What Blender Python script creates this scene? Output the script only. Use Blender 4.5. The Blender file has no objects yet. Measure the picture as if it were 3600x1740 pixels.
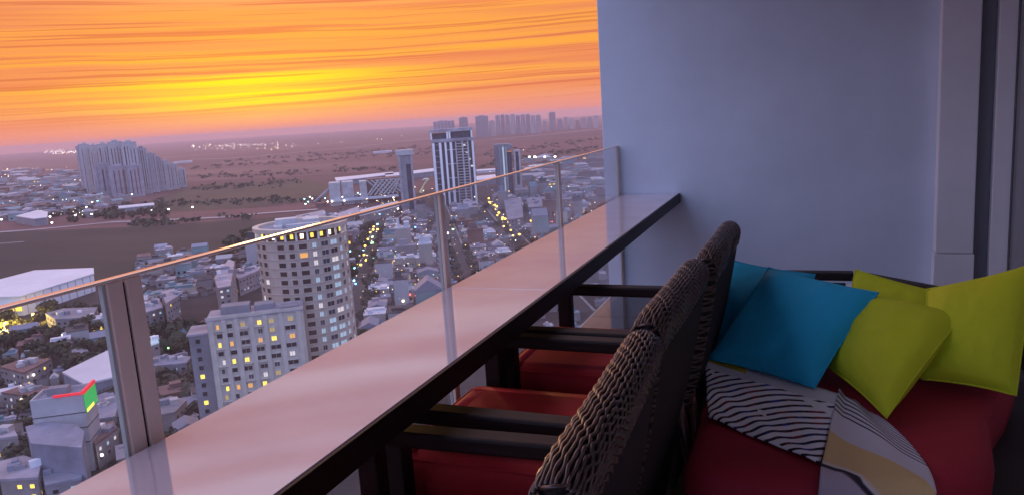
import bpy, bmesh, math, random
from mathutils import Vector, Matrix, noise as mnoise
R = math.radians
S = bpy.context.scene
COL = S.collection
G = -108.0                       # the street far below the balcony
random.seed(7)

# ------------------------------------------------------------------ camera
CAM = Vector((0, 0, 1.39))
F_PX, YAW, PITCH, ROLL = 2680.4, 0.37853616, 0.17133027, 0.06592496
fw = Vector((-math.sin(YAW)*math.cos(PITCH), math.cos(YAW)*math.cos(PITCH), -math.sin(PITCH)))
r0 = Vector((math.cos(YAW), math.sin(YAW), 0)); u0 = r0.cross(fw)
rt = r0*math.cos(ROLL) - u0*math.sin(ROLL); up = r0*math.sin(ROLL) + u0*math.cos(ROLL)
cam = bpy.data.cameras.new('camera'); co = bpy.data.objects.new('camera', cam); COL.objects.link(co)
m = Matrix((rt, up, -fw)).transposed().to_4x4(); m.translation = CAM; co.matrix_world = m
cam.sensor_fit = 'HORIZONTAL'; cam.sensor_width = 36; cam.lens = 36*F_PX/3600
cam.clip_start = .02; cam.clip_end = 60000
S.camera = co

# ------------------------------------------------------------------ dusk sky, sun, exposure
SUN_AZ, SUN_EL = R(39), R(3.2)       # azimuth counted to the left of +y
w = bpy.data.worlds.new('World'); S.world = w; w.use_nodes = True
nt = w.node_tree; nt.nodes.clear()
class NT:
    def __init__(s, t): s.t = t
    def n(s, typ, **k):
        nd = s.t.nodes.new(typ)
        for a, b in k.items():
            if a == 'ins':
                for i, v in b.items(): s.put(nd.inputs[i], v)
            else: setattr(nd, a, b)
        return nd
    def put(s, sock, v):
        if isinstance(v, bpy.types.NodeSocket): s.t.links.new(v, sock)
        elif isinstance(v, (tuple, list)) and len(v) == 3 and sock.type == 'RGBA': sock.default_value = (*v, 1)
        else: sock.default_value = v
    def math(s, op, a, b=None, c=None, clamp=False):
        nd = s.n('ShaderNodeMath', operation=op, use_clamp=clamp)
        s.put(nd.inputs[0], a)
        if b is not None: s.put(nd.inputs[1], b)
        if c is not None: s.put(nd.inputs[2], c)
        return nd.outputs[0]
    def mix(s, f, a, b, mode='MIX'):
        nd = s.n('ShaderNodeMix', data_type='RGBA', blend_type=mode)
        s.put(nd.inputs[0], f); s.put(nd.inputs[6], a); s.put(nd.inputs[7], b)
        return nd.outputs[2]
    def ramp(s, f, stops, interp='LINEAR'):
        nd = s.n('ShaderNodeValToRGB'); cr = nd.color_ramp; cr.interpolation = interp
        while len(cr.elements) < len(stops): cr.elements.new(.5)
        for e, (p, c) in zip(cr.elements, stops):
            e.position = p; e.color = (*c, 1) if isinstance(c, (tuple, list)) else (c, c, c, 1)
        s.put(nd.inputs[0], f); return nd.outputs[0]
    def noise(s, vec, scale, detail=4, rough=.55, dist=0):
        nd = s.n('ShaderNodeTexNoise')
        if vec is not None: s.put(nd.inputs['Vector'], vec)
        nd.inputs['Scale'].default_value = scale; nd.inputs['Detail'].default_value = detail
        nd.inputs['Roughness'].default_value = rough; nd.inputs['Distortion'].default_value = dist
        return nd.outputs[0]
    def xyz(s, x, y, z):
        nd = s.n('ShaderNodeCombineXYZ'); s.put(nd.inputs[0], x); s.put(nd.inputs[1], y); s.put(nd.inputs[2], z)
        return nd.outputs[0]
k = NT(nt)
tc = k.n('ShaderNodeTexCoord').outputs['Generated']
sep = k.n('ShaderNodeSeparateXYZ', ins={0: tc})
az = k.math('ARCTAN2', k.math('MULTIPLY', sep.outputs[0], -1.0), sep.outputs[1])      # left of +y positive
el = k.math('ARCSINE', sep.outputs[2])
deg = k.math('MULTIPLY', el, 180/math.pi)
t90 = k.math('DIVIDE', deg, 90.0, clamp=True)
west = k.ramp(t90, [(0, (.66, .225, .195)), (.012, (.69, .24, .165)), (.025, (.74, .27, .09)), (.045, (.76, .295, .045)),
                    (.06, (.76, .29, .05)), (.09, (.75, .275, .06)), (.13, (.84, .42, .25)), (.19, (1.0, .72, .74)), (.30, (1.0, .76, .86)), (.42, (.94, .74, .98)),
                    (.60, (.90, .80, 1.05)), (1, (.74, .75, 1.15))])
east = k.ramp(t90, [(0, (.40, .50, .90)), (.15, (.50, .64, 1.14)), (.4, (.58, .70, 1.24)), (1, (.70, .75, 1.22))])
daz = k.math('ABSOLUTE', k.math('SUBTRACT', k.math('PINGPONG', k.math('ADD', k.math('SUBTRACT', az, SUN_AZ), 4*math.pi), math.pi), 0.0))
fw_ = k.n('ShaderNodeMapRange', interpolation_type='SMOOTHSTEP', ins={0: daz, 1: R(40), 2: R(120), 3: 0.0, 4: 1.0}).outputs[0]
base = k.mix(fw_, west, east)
# long thin cloud streaks, nearly level, warped a little
warp = k.noise(k.xyz(k.math('MULTIPLY', az, 2.2), k.math('MULTIPLY', el, 7.0), 0.0), 1.0, 3)
elw = k.math('ADD', el, k.math('MULTIPLY', k.math('SUBTRACT', warp, .5), .013))
elw = k.math('ADD', elw, k.math('MULTIPLY', k.math('SUBTRACT', az, SUN_AZ), .010))
s1 = k.noise(k.xyz(k.math('MULTIPLY', az, 1.3), k.math('MULTIPLY', elw, 105.0), 3.1), 1.0, 4, .6)
s2 = k.noise(k.xyz(k.math('MULTIPLY', az, 1.9), k.math('MULTIPLY', elw, 230.0), 8.7), 1.0, 3, .55)
s3 = k.noise(k.xyz(k.math('MULTIPLY', az, .9), k.math('MULTIPLY', elw, 48.0), 5.3), 1.0, 3, .5)
m1 = k.ramp(s1, [(.50, 0.0), (.60, 1.0)])
m2 = k.ramp(s2, [(.55, 0.0), (.60, 1.0)])
m3 = k.ramp(s3, [(.47, 0.0), (.58, 1.0)])
lowfade = k.n('ShaderNodeMapRange', interpolation_type='SMOOTHSTEP', ins={0: deg, 1: .6, 2: 2.4, 3: 0.0, 4: 1.0}).outputs[0]
hifade = k.n('ShaderNodeMapRange', interpolation_type='SMOOTHSTEP', ins={0: deg, 1: 16.0, 2: 45.0, 3: 1.0, 4: .25}).outputs[0]
vis = k.math('MULTIPLY', k.math('MULTIPLY', lowfade, hifade), k.math('SUBTRACT', 1.0, k.math('MULTIPLY', fw_, .9)))
# sun glow behind the cloud
ga = k.math('DIVIDE', k.math('SUBTRACT', az, R(39.3)), R(8.5)); ge = k.math('DIVIDE', k.math('SUBTRACT', deg, 2.95), 1.5)
glow = k.math('POWER', 2.718, k.math('MULTIPLY', k.math('ADD', k.math('MULTIPLY', ga, ga), k.math('MULTIPLY', ge, ge)), -1.0))
ga2 = k.math('DIVIDE', k.math('SUBTRACT', az, R(36)), R(19)); ge2 = k.math('DIVIDE', k.math('SUBTRACT', deg, 4.0), 2.6)
glow2 = k.math('POWER', 2.718, k.math('MULTIPLY', k.math('ADD', k.math('MULTIPLY', ga2, ga2), k.math('MULTIPLY', ge2, ge2)), -1.0))
c = k.mix(k.math('MULTIPLY', glow2, .60), base, (.79, .38, .026))
c = k.mix(k.math('MULTIPLY', k.math('MULTIPLY', m3, vis), .80), c, (.66, .195, .085))
c = k.mix(k.math('MULTIPLY', k.math('MULTIPLY', m1, vis), .62), c, (.64, .17, .075))
bar = k.math('DIVIDE', k.math('SUBTRACT', k.math('MULTIPLY', elw, 180/math.pi), 3.1), .30)
bar = k.math('MULTIPLY', k.math('POWER', 2.718, k.math('MULTIPLY', k.math('MULTIPLY', bar, bar), -1.0)), .62)
glow = k.math('MULTIPLY', glow, k.math('SUBTRACT', 1.0, bar))
gl = k.math('MULTIPLY', glow, k.math('SUBTRACT', 1.25, k.math('MULTIPLY', k.math('ADD', m1, m3), .55)), clamp=True)
c = k.mix(gl, c, (.84, .68, .008))
c = k.mix(k.math('MULTIPLY', k.math('MULTIPLY', m2, vis), .62), c, (.52, .10, .05))
below = k.n('ShaderNodeMapRange', ins={0: deg, 1: -6.0, 2: -.2, 3: 1.0, 4: 0.0}).outputs[0]
c = k.mix(below, c, (.18, .12, .13))
sky = k.n('ShaderNodeTexSky', sky_type='NISHITA', sun_disc=False, sun_elevation=SUN_EL, sun_rotation=-SUN_AZ, air_density=1.5, dust_density=2.0)
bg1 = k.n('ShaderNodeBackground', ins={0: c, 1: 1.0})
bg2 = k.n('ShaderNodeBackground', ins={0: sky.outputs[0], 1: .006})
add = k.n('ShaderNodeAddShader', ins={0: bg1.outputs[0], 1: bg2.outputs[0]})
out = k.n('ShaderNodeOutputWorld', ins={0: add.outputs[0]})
sl = bpy.data.lights.new('sun', 'SUN'); sl.energy = .45; sl.angle = R(6); sl.color = (1, .55, .22)
so = bpy.data.objects.new('sun', sl); COL.objects.link(so)
sd = Vector((-math.sin(SUN_AZ)*math.cos(SUN_EL), math.cos(SUN_AZ)*math.cos(SUN_EL), math.sin(SUN_EL)))
so.rotation_euler = sd.to_track_quat('Z', 'Y').to_euler()
S.view_settings.view_transform = 'Standard'; S.view_settings.look = 'None'
S.view_settings.exposure = .32; S.view_settings.gamma = 1; S.view_settings.use_curve_mapping = False
S.render.engine = 'CYCLES'
S.cycles.use_denoising = True
S.cycles.max_bounces = 8; S.cycles.transparent_max_bounces = 24; S.cycles.volume_bounces = 1

# ------------------------------------------------------------------ helpers
def ray(px, py):                      # direction through a pixel of the 3600 x 1740 photograph
    return fw + rt*((px-1800)/F_PX) - up*((py-870)/F_PX)
D = 3600/2576
def atz(px, py, z): d = ray(px, py); return CAM + d*((z-CAM.z)/d.z)
def aty(px, py, y): d = ray(px, py); return CAM + d*((y-CAM.y)/d.y)
def ground(px, py): return atz(px, py, G)
def top_at(px, py, P):                # height of the pixel above ground at P's distance
    d = ray(px, py); f = math.hypot(P.x, P.y)/math.hypot(d.x, d.y); return CAM.z + d.z*f

def mat(name, col, rough=.6, metal=0, var=0, scale=5, bump=0, bscale=40, spec=.5, ior=1.5, emit=None, es=0, stretch=None, coord='Object', col2=None):
    mt = bpy.data.materials.new(name); mt.use_nodes = True; t = NT(mt.node_tree)
    b = mt.node_tree.nodes['Principled BSDF']
    b.inputs['Roughness'].default_value = rough; b.inputs['Metallic'].default_value = metal
    b.inputs['Specular IOR Level'].default_value = spec; b.inputs['IOR'].default_value = ior
    b.inputs['Base Color'].default_value = (*col, 1)
    vec = None
    if var or bump:
        vec = t.n('ShaderNodeTexCoord').outputs[coord]
        if stretch:
            vec = t.n('ShaderNodeMapping', ins={0: vec, 3: stretch}).outputs[0]
    if var:
        f = t.noise(vec, scale, 6, .6)
        lo = tuple(x*(1-var) for x in col); hi = col2 or tuple(min(1, x*(1+var)) for x in col)
        t.put(b.inputs['Base Color'], t.ramp(f, [(.3, lo), (.7, hi)]))
    if bump:
        bn = t.n('ShaderNodeBump', ins={'Strength': bump, 'Distance': .01, 'Height': t.noise(vec, bscale, 5, .6)})
        t.put(b.inputs['Normal'], bn.outputs[0])
    if emit:
        b.inputs['Emission Color'].default_value = (*emit, 1); b.inputs['Emission Strength'].default_value = es
        mt.cycles.emission_sampling = 'NONE'
    return mt

class MB:
    def __init__(s): s.v = []; s.f = []; s.mi = []
    def add(s, vs, fs, mi=0):
        o = len(s.v); s.v += [tuple(x) for x in vs]; s.f += [tuple(i+o for i in f) for f in fs]; s.mi += [mi]*len(fs); return s
    def box(s, x0, x1, y0, y1, z0, z1, mi=0, M=None):
        vs = [Vector(p) for p in ((x0,y0,z0),(x1,y0,z0),(x1,y1,z0),(x0,y1,z0),(x0,y0,z1),(x1,y0,z1),(x1,y1,z1),(x0,y1,z1))]
        if M: vs = [M @ p for p in vs]
        return s.add(vs, [(3,2,1,0),(4,5,6,7),(0,1,5,4),(1,2,6,5),(2,3,7,6),(3,0,4,7)], mi)
    def prism(s, pts, z0, z1, mi=0):
        n = len(pts)
        if sum(pts[i][0]*pts[(i+1)%n][1]-pts[(i+1)%n][0]*pts[i][1] for i in range(n)) < 0: pts = pts[::-1]
        vs = [(p[0],p[1],z0) for p in pts]+[(p[0],p[1],z1) for p in pts]
        return s.add(vs, [tuple(range(n-1,-1,-1)), tuple(range(n,2*n))]+[(i,(i+1)%n,n+(i+1)%n,n+i) for i in range(n)], mi)
    def tube(s, pts, rad, n=5, mi=0, cap=True):
        pts = [Vector(p) for p in pts]; rad = rad if isinstance(rad, list) else [rad]*len(pts)
        base = len(s.v); up_ = None
        for i, p in enumerate(pts):
            d = (pts[min(i+1,len(pts)-1)]-pts[max(i-1,0)])
            if d.length < 1e-9: d = Vector((0,0,1))
            d.normalize()
            if up_ is None:
                up_ = d.orthogonal().normalized()
            else:
                up_ = (up_-d*up_.dot(d))
                up_ = up_.normalized() if up_.length > 1e-6 else d.orthogonal().normalized()
            q = d.cross(up_)
            for j in range(n):
                a = 2*math.pi*j/n; s.v.append(tuple(p+(up_*math.cos(a)+q*math.sin(a))*rad[i]))
        for i in range(len(pts)-1):
            for j in range(n):
                s.f.append((base+i*n+j, base+i*n+(j+1)%n, base+(i+1)*n+(j+1)%n, base+(i+1)*n+j)); s.mi.append(mi)
        if cap:
            s.f.append(tuple(base+j for j in range(n-1,-1,-1))); s.f.append(tuple(base+(len(pts)-1)*n+j for j in range(n))); s.mi += [mi, mi]
        return s
    def mesh(s, name, mats, smooth=False):
        me = bpy.data.meshes.new(name); me.from_pydata(s.v, [], s.f)
        for mm in (mats if isinstance(mats, (list, tuple)) else [mats]): me.materials.append(mm)
        me.polygons.foreach_set('material_index', s.mi)
        if smooth: me.polygons.foreach_set('use_smooth', [True]*len(s.f))
        me.update(); return me
    def build(s, name, mats, parent=None, smooth=False, bevel=0, loc=None):
        return link(name, s.mesh(name, mats, smooth), parent, bevel, loc)
def link(name, me, parent=None, bevel=0, loc=None, rz=0):
    o = bpy.data.objects.new(name, me); COL.objects.link(o)
    if parent: o.parent = parent
    if loc is not None: o.location = loc
    if rz: o.rotation_euler.z = rz
    if bevel:
        b = o.modifiers.new('bevel', 'BEVEL'); b.width = bevel; b.segments = 2; b.limit_method = 'ANGLE'; b.angle_limit = R(40)
    return o
def tag(o, label=None, cat=None, group=None, kind=None):
    if label: o['label'] = label
    if cat: o['category'] = cat
    if group: o['group'] = group
    if kind: o['kind'] = kind
    return o
def thing(name, label, cat, loc=(0,0,0), rz=0, group=None):
    o = bpy.data.objects.new(name, None); COL.objects.link(o); o.location = loc; o.rotation_euler.z = rz
    o.empty_display_size = .3
    return tag(o, label, cat, group)
def copy_tree(o, parent=None):
    cpy = o.copy(); COL.objects.link(cpy)
    if parent: cpy.parent = parent
    for ch in list(o.children): copy_tree(ch, cpy)
    return cpy

# ------------------------------------------------------------------ materials
M = {}
M['wall'] = mat('grey_plaster', (.66, .77, .90), .75, var=.07, scale=1.6, bump=.16, bscale=70)
M['white'] = mat('white_paint', (.84, .88, .93), .5, var=.04, scale=3)
M['alu'] = mat('champagne_aluminium', (.90, .74, .66), .38, .0, var=.06, scale=6)
M['rail'] = mat('bright_steel', (.90, .76, .64), .25, .7)
M['dark_frame'] = mat('dark_grey_frame', (.07, .075, .085), .45)
M['wood'] = mat('wenge_wood', (.018, .010, .010), .5, var=.35, scale=9, bump=.1, bscale=30, spec=.22, stretch=(1, 12, 12))
M['legwood'] = mat('red_brown_wood', (.10, .035, .025), .35, var=.3, scale=12)
M['top'] = mat('polished_grey_stone', (.66, .61, .68), .06, var=.08, scale=3.5, ior=3.4)
M['seam'] = mat('dark_joint', (.05, .045, .05), .6)
M['cord'] = mat('brown_wicker_cord', (.050, .025, .020), .30, var=.35, scale=14, spec=.9)
M['shell'] = mat('dark_wicker_backing', (.016, .009, .009), .8, var=.3, scale=30, bump=.5, bscale=160)
M['redseat'] = mat('red_canvas', (.50, .014, .026), .72, var=.14, scale=6, bump=.2, bscale=260)
M['sofared'] = mat('crimson_canvas', (.31, .009, .028), .75, var=.12, scale=4, bump=.2, bscale=240)
M['blue'] = mat('turquoise_cotton', (.008, .38, .60), .8, var=.06, scale=5, bump=.25, bscale=220)
M['lime'] = mat('lime_cotton', (.50, .60, .012), .8, var=.07, scale=5, bump=.25, bscale=220)
M['wicker'] = mat('black_wicker', (.016, .013, .014), .55, bump=.6, bscale=120)
M['teal'] = mat('dark_teal_fabric', (.02, .12, .17), .85)
M['tile'] = mat('floor_tile', (.055, .055, .06), .12, var=.12, scale=3)
M['midgrey'] = mat('mid_grey_paint', (.20, .20, .23), .5)
M['ceil'] = mat('ceiling_paint', (.62, .62, .63), .8)
M['curtain'] = mat('dark_green_curtain', (.045, .052, .05), .85)

def glassy(name, tint, rough=.0, ior=.02):
    mt = bpy.data.materials.new(name); mt.use_nodes = True; t = NT(mt.node_tree); mt.node_tree.nodes.clear()
    fc = t.n('ShaderNodeLayerWeight', ins={0: .5}).outputs['Facing']          # Schlick, the same from both sides of the pane
    fr = t.n('ShaderNodeMath', operation='MULTIPLY_ADD', ins={0: t.math('POWER', fc, 5.0), 1: 1-ior, 2: ior})
    tr = t.n('ShaderNodeBsdfTransparent', ins={0: tint}); gl = t.n('ShaderNodeBsdfGlossy', ins={0: (1, 1, 1), 'Roughness': rough})
    # a little dust on the pane, uneven
    df = t.n('ShaderNodeBsdfDiffuse', ins={0: (.8, .76, .76)}); tl = t.n('ShaderNodeBsdfTranslucent', ins={0: (.8, .76, .76)})
    dm = t.n('ShaderNodeMixShader', ins={0: .5, 1: df.outputs[0], 2: tl.outputs[0]})
    dn = t.noise(t.n('ShaderNodeTexCoord').outputs['Object'], 3.0, 6, .65)
    amt = t.n('ShaderNodeMapRange', ins={0: dn, 1: .3, 2: .75, 3: .012, 4: .055}).outputs[0]
    m0 = t.n('ShaderNodeMixShader', ins={0: amt, 1: tr.outputs[0], 2: dm.outputs[0]})
    mx = t.n('ShaderNodeMixShader', ins={0: fr.outputs[0], 1: m0.outputs[0], 2: gl.outputs[0]})
    t.n('ShaderNodeOutputMaterial', ins={0: mx.outputs[0]}); return mt
M['glass'] = glassy('railing_glass', (.95, .94, .955), .0, .02)
M['glass_edge'] = mat('glass_edge', (.55, .66, .66), .2)

# ------------------------------------------------------------------ balcony shell
YW = 5.615; XO, XI, ZT = -1.306, -.883, .75
XR = -1.336
def struct(name, mb, m, **k): return tag(mb.build(name, m, **k), kind='structure')
fl = thing('balcony_floor', None, None); fl['kind'] = 'structure'
t_ = .6
idx = 0
slab_b = MB(); slab_b.box(-1.42, 1.2, -3, YW, -.22, -.012); slab_b.build('slab', M['ceil'], fl)
tile_me = MB().box(-.297, .297, -.297, .297, -.012, 0).mesh('floor_tile', M['tile'])
for i in range(4):
    for j in range(14):
        link('floor_tile', tile_me, fl, loc=(-1.1+.6*i, -2.6+.6*j, 0))
struct('balcony_ceiling', MB().box(-1.42, 1.2, -3, YW, 2.75, 2.95), M['ceil'])
ew = thing('end_wall', 'tall smooth grey plaster wall closing the far end of the balcony', 'wall', (0, YW, 0))
MB().box(-1.447, 1.5, 0, .22, -.22, 2.95).build('wall_panel', M['wall'], ew, bevel=.006)
pil = MB().box(.756, .972, -.10, .001, .33, 2.75).build('pilaster', M['white'], ew, bevel=.006)
MB().box(.750, .978, -.106, .001, 0, .325).build('pilaster_base', M['white'], ew, bevel=.004)
MB().box(.985, 1.062, -.02, .002, 0, 2.75).build('recess_strip', M['midgrey'], ew)
MB().box(-.85, .75, -.012, .001, 0, .09).build('skirting', M['white'], ew)

fac = thing('sliding_door', 'white framed sliding door with dark curtain along the right edge', 'door', (1.175, 0, 0))
MB().box(-.11, 0, YW-.09, YW-.003, 0, 2.75).build('jamb', M['white'], fac, bevel=.005)
MB().box(-.015, .003, YW-.13, YW-.095, 0, 2.75).build('seal', M['dark_frame'], fac)
for j in range(14):                                  # hanging folds of the curtain
    y = YW-.16-.11*j
    MB().tube([(.06, y, .02), (.055+.01*math.sin(j*2.1), y+.01, 1.3), (.06, y, 2.7)], .058, 8).build('curtain_fold', M['curtain'], fac, smooth=True)
MB().box(-.03, .0, 1.9, 1.98, 0, 2.75).build('stile', M['white'], fac, bevel=.004)
MB().box(-.012, -.004, 1.98, YW-.14, .06, 2.7).build('door_pane', M['glass'], fac)
MB().box(-.012, -.004, -3, 1.9, .06, 2.7).build('door_pane', M['glass'], fac)
host = thing('apartment_tower', 'the tower the balcony belongs to, rising behind the sliding door', 'building', (1.2, 0, G))
MB().box(.35, 22, -3, 26, 0, 112).build('tower_body', M['wall'], host)

# ------------------------------------------------------------------ glass railing
rail = thing('glass_railing', 'frameless glass balcony railing with thin metal top rail and champagne posts', 'railing', (XR, 0, 0))
ZR = 1.113
MB().box(-.012, .012, -3, YW-.028, ZR-.004, ZR+.003).build('top_rail', M['rail'], rail, bevel=.003)
posts = [-1.85, -.35, 1.149, 2.652, 4.157]
pm = MB(); pm.box(-.010, .010, -.043, -.004, -.16, ZR-.0045); pm.box(-.010, .010, .004, .043, -.16, ZR-.0045)
pme = pm.mesh('post', M['alu']); cme = MB().box(-.007, .003, -.0038, .0038, -.16, ZR-.012).mesh('post_core', M['wood'])
pm2 = MB(); pm2.box(-.008, .008, -.026, .004, -.16, ZR-.0045); pme2 = pm2.mesh('post', M['alu'])
cme2 = MB().box(-.006, .006, .0045, .016, -.16, ZR-.012).mesh('post_core', M['white'])
for y in posts:
    near = y < 2
    po = link('post', pme if near else pme2, rail, .003, (0, y, 0)); link('post_core', cme if near else cme2, po)
ys = [-3]+posts+[YW]
for a, b in zip(ys[:-1], ys[1:]):
    gap = .046; a2, b2 = a+gap, b-(gap if b < YW else .03)
    gp = MB().box(-.006, .006, a2, b2, -.12, ZR-.005).build('glass_panel', M['glass'], rail)
    MB().box(-.0055, .0055, b2-.006, b2-.0005, -.12, ZR-.0055).build('glass_edge', M['glass_edge'], gp)
MB().box(-.012, .012, YW-.026, YW-.004, -.12, ZR).build('wall_channel', M['alu'], rail, bevel=.002)
MB().box(-.03, .03, -3, YW-.01, -.2, -.165).build('base_channel', M['alu'], rail)

# ------------------------------------------------------------------ bar table
tb = thing('bar_table', 'long narrow bar table with glossy top reflecting the sunset and dark wood edge', 'table', ((XO+XI)/2, 0, 0))
hw = (XI-XO)/2
YS = 2.59
MB().box(-hw, hw-.012, -1.2, YS-.0022, ZT-.014, ZT).build('top_panel', M['top'], tb, bevel=.0015)
MB().box(-hw, hw-.012, YS+.0022, YW-.004, ZT-.014, ZT).build('top_panel', M['top'], tb, bevel=.0015)
MB().box(-hw+.02, hw-.02, YS-.002, YS+.002, ZT-.02, ZT-.006).build('joint', M['seam'], tb)
MB().box(hw-.0115, hw, -1.2, YW-.004, ZT-.068, ZT-.001).build('edge_board', M['wood'], tb, bevel=.002)
MB().box(-hw, -hw+.03, -1.2, YW-.004, ZT-.06, ZT-.0145).build('rear_board', M['wood'], tb)
MB().box(-hw+.031, hw-.012, -1.2, YW-.004, ZT-.04, ZT-.0145).build('underside_board', M['wood'], tb)
MB().box(-hw+.04, hw-.05, YW-.03, YW-.004, ZT-.10, ZT-.041).build('wall_bracket', M['wood'], tb)
for y in (-.6,):
    MB().box(-hw+.05, -hw+.1, y-.03, y+.03, 0, ZT-.041).build('leg', M['wood'], tb)

# ------------------------------------------------------------------ chairs
def back_profile(s, tt):
    """point on the back shell: s across -1..1, tt 0 front bottom .. 1 rear bottom"""
    ztop = .912-.03*abs(s)**10
    zlow = .27
    th = .036
    H = ztop-th-zlow
    Lf = H; La = math.pi*th; tot = 2*H+La; d = tt*tot
    def cx(z): q = (z-.30)/.6; return -.455+.125*max(q, -.1)**1.0+.012*math.sin(q*3.14)
    if d < H: z = zlow+d; x = cx(z)-th
    elif d > H+La: z = zlow+(tot-d); x = cx(z)+th
    else:
        a = (d-H)/th; z = zlow+H+th*math.sin(a); x = cx(zlow+H)-th*math.cos(a)
    x += .034-.004*s*s
    return x, z
def chair_parts(root):
    W = .372
    # shell
    mb = MB(); ns, nt_ = 30, 44; vs = []
    for i in range(ns+1):
        s = -1+2*i/ns; rr = 1.0
        for j in range(nt_+1):
            x, z = back_profile(s, j/nt_)
            e = abs(s)
            if e > .9:                             # close the ends by pinching the thickness
                cx_, _ = back_profile(s, .0); mid = x
                q = math.sqrt(max(0, 1-((e-.9)/.1)**2)); xm = (back_profile(s, j/nt_)[0]+back_profile(s, 1-j/nt_)[0])/2
                x = xm+(x-xm)*q
            vs.append((x, s*W, z))
    fs = [(i*(nt_+1)+j, i*(nt_+1)+j+1, (i+1)*(nt_+1)+j+1, (i+1)*(nt_+1)+j) for i in range(ns) for j in range(nt_)]
    mb.add(vs, fs); mb.build('backrest', M['shell'], root, smooth=True)
    # woven strands along the top roll and the upper rear, neighbours in antiphase so the gaps read as a honeycomb
    wv = MB(); n = 34; L = 96
    for i in range(n):
        t0 = .385+.195*i/(n-1); pts = []
        s_end = 1-.10*max(0, (t0-.545)/.035)*abs(math.sin(i*2.3))
        for j in range(L+1):
            s = (-.975+1.95*j/L)*s_end
            k_ = min(1, max(0, (t0-.50)/.05))
            wob_ = .0030*k_*math.sin(s*W*2*math.pi/.034+(math.pi if i % 2 else 0)+1.2*math.sin(s*5+i*.05))+.0009*math.sin(j*.9+i*2.1)
            tt = t0+wob_
            x, z = back_profile(s, tt)
            lift = .0022+.0012*math.sin(j*1.3+i*math.pi)
            if tt < .455: x -= lift
            elif tt > .545: x += lift
            else: z += lift*math.sin(math.pi*(tt-.455)/.09); x -= lift*math.cos(math.pi*(tt-.455)/.09)
            pts.append((x, s*W, z))
        wv.tube(pts, .0036, 5)
    tag(wv.build('wicker_weave', M['cord'], root, smooth=True), kind='stuff')
    mb = MB(); prof_ = [(-.427, .272), (-.462, .06)]; vs = []
    for xx, zz in prof_:
        for dx_, yy in ((-.034, -W*.95), (.034, -W*.95), (.034, W*.95), (-.034, W*.95)): vs.append((xx+dx_, yy, zz))
    mb.add(vs, [(3, 2, 1, 0), (4, 5, 6, 7), (0, 1, 5, 4), (1, 2, 6, 5), (2, 3, 7, 6), (3, 0, 4, 7)]); mb.build('back_skirt', M['shell'], root, bevel=.01)
    # cords wrapped round both upright ends
    wr = MB()
    for sg in (-1, 1):
        for j in range(60):
            z = .285+j*.0102+.002*math.sin(j*3.3); pts = []
            tt = (z-.27)/(.87-.27)*.47
            for q in range(9):
                a = -1.25+(2.5 if sg < 0 else 1.5)*q/8
                e = min(1.0, .9+.1*math.cos(a)); s = sg*e
                xf = back_profile(s, tt)[0]; xb = back_profile(s, 1-tt)[0]; xm = (xf+xb)/2
                pts.append((xm+(xb-xf)/2*1.04*math.sin(a)/math.sin(1.25), sg*(W*.925+.027*math.cos(a)), z+.006*math.sin(j*1.9+q*.5)))
            wr.tube(pts, .0036, 5)
    tag(wr.build('edge_wrap', M['cord'], root, smooth=True), kind='stuff')
    # seat cushion
    sb = MB(); nx, ny = 14, 12; vs = []
    x0, x1, y0, y1 = -1.10, -.47, -.305, .305
    ringz = [(.0, .315), (.0, .335), (-.004, .37), (.0, .41), (.012, .436), (.034, .449), (.08, .454)]
    def rr_(ins):
        r = .05; pts = []
        for cx_, cy_, a0 in ((x1-r, y1-r, 0), (x0+r, y1-r, 90), (x0+r, y0+r, 180), (x1-r, y0+r, 270)):
            for q in range(6):
                a = R(a0+18*q); pts.append((cx_+(r-min(ins, r*.9))*math.cos(a)-(max(0, ins-r*.9) if math.cos(a) > 0 else -max(0, ins-r*.9)),
                                            cy_+(r-min(ins, r*.9))*math.sin(a)-(max(0, ins-r*.9) if math.sin(a) > 0 else -max(0, ins-r*.9))))
        return pts
    rings = [[(p[0], p[1], z) for p in rr_(i)] for i, z in ringz]; n_ = len(rings[0])
    vs = [p for r in rings for p in r]; fs = [(i*n_+j, i*n_+(j+1) % n_, (i+1)*n_+(j+1) % n_, (i+1)*n_+j) for i in range(len(rings)-1) for j in range(n_)]
    fs.append(tuple((len(rings)-1)*n_+j for j in range(n_))); fs.append(tuple(reversed(range(n_))))
    sb.add(vs, fs); sb.build('seat_cushion', M['redseat'], root, smooth=True)
    rp = rings[4]; MB().tube([*rp, rp[0]], .0045, 6).build('piping', M['redseat'], root, smooth=True)
    MB().box(-1.06, -.46, -.31, .31, .255, .313).build('seat_frame', M['wood'], root, bevel=.006)
    for sg in (-1, 1):
        yc = sg*.342
        MB().box(-1.075, -.40, yc-.032, yc+.032, .582, .625).build('armrest', M['wood'], root, bevel=.008)
        MB().box(-1.06, -1.0, yc-.028, yc+.028, 0, .581).build('front_leg', M['wood'], root, bevel=.006)
        MB().tube([(-.372, yc*.97, .44), (-.345, yc*1.02, .24), (-.325, yc*1.05, 0)], [.018, .018, .014], 10).build('rear_leg', M['legwood'], root, smooth=True)
CH = [(1.285, 'nearest wicker bar chair, its woven backrest cut off by the bottom edge of the view', -.030, 1.6),
      (2.065, 'middle wicker bar chair with red seat, between the nearest and the farthest chair', -.042, -1.4),
      (2.845, 'farthest wicker bar chair, its backrest rising in front of the blue cushions', -.006, -.9)]
c0 = None
for y, lab, dx, rz in CH:
    if c0 is None:
        c0 = thing('bar_chair', lab, 'chair', (dx, y, 0), R(rz), 'wicker chairs along the bar table'); chair_parts(c0)
    else:
        c1 = copy_tree(c0); c1.location = (dx, y, 0); c1.rotation_euler.z = R(rz); c1['label'] = lab

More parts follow.
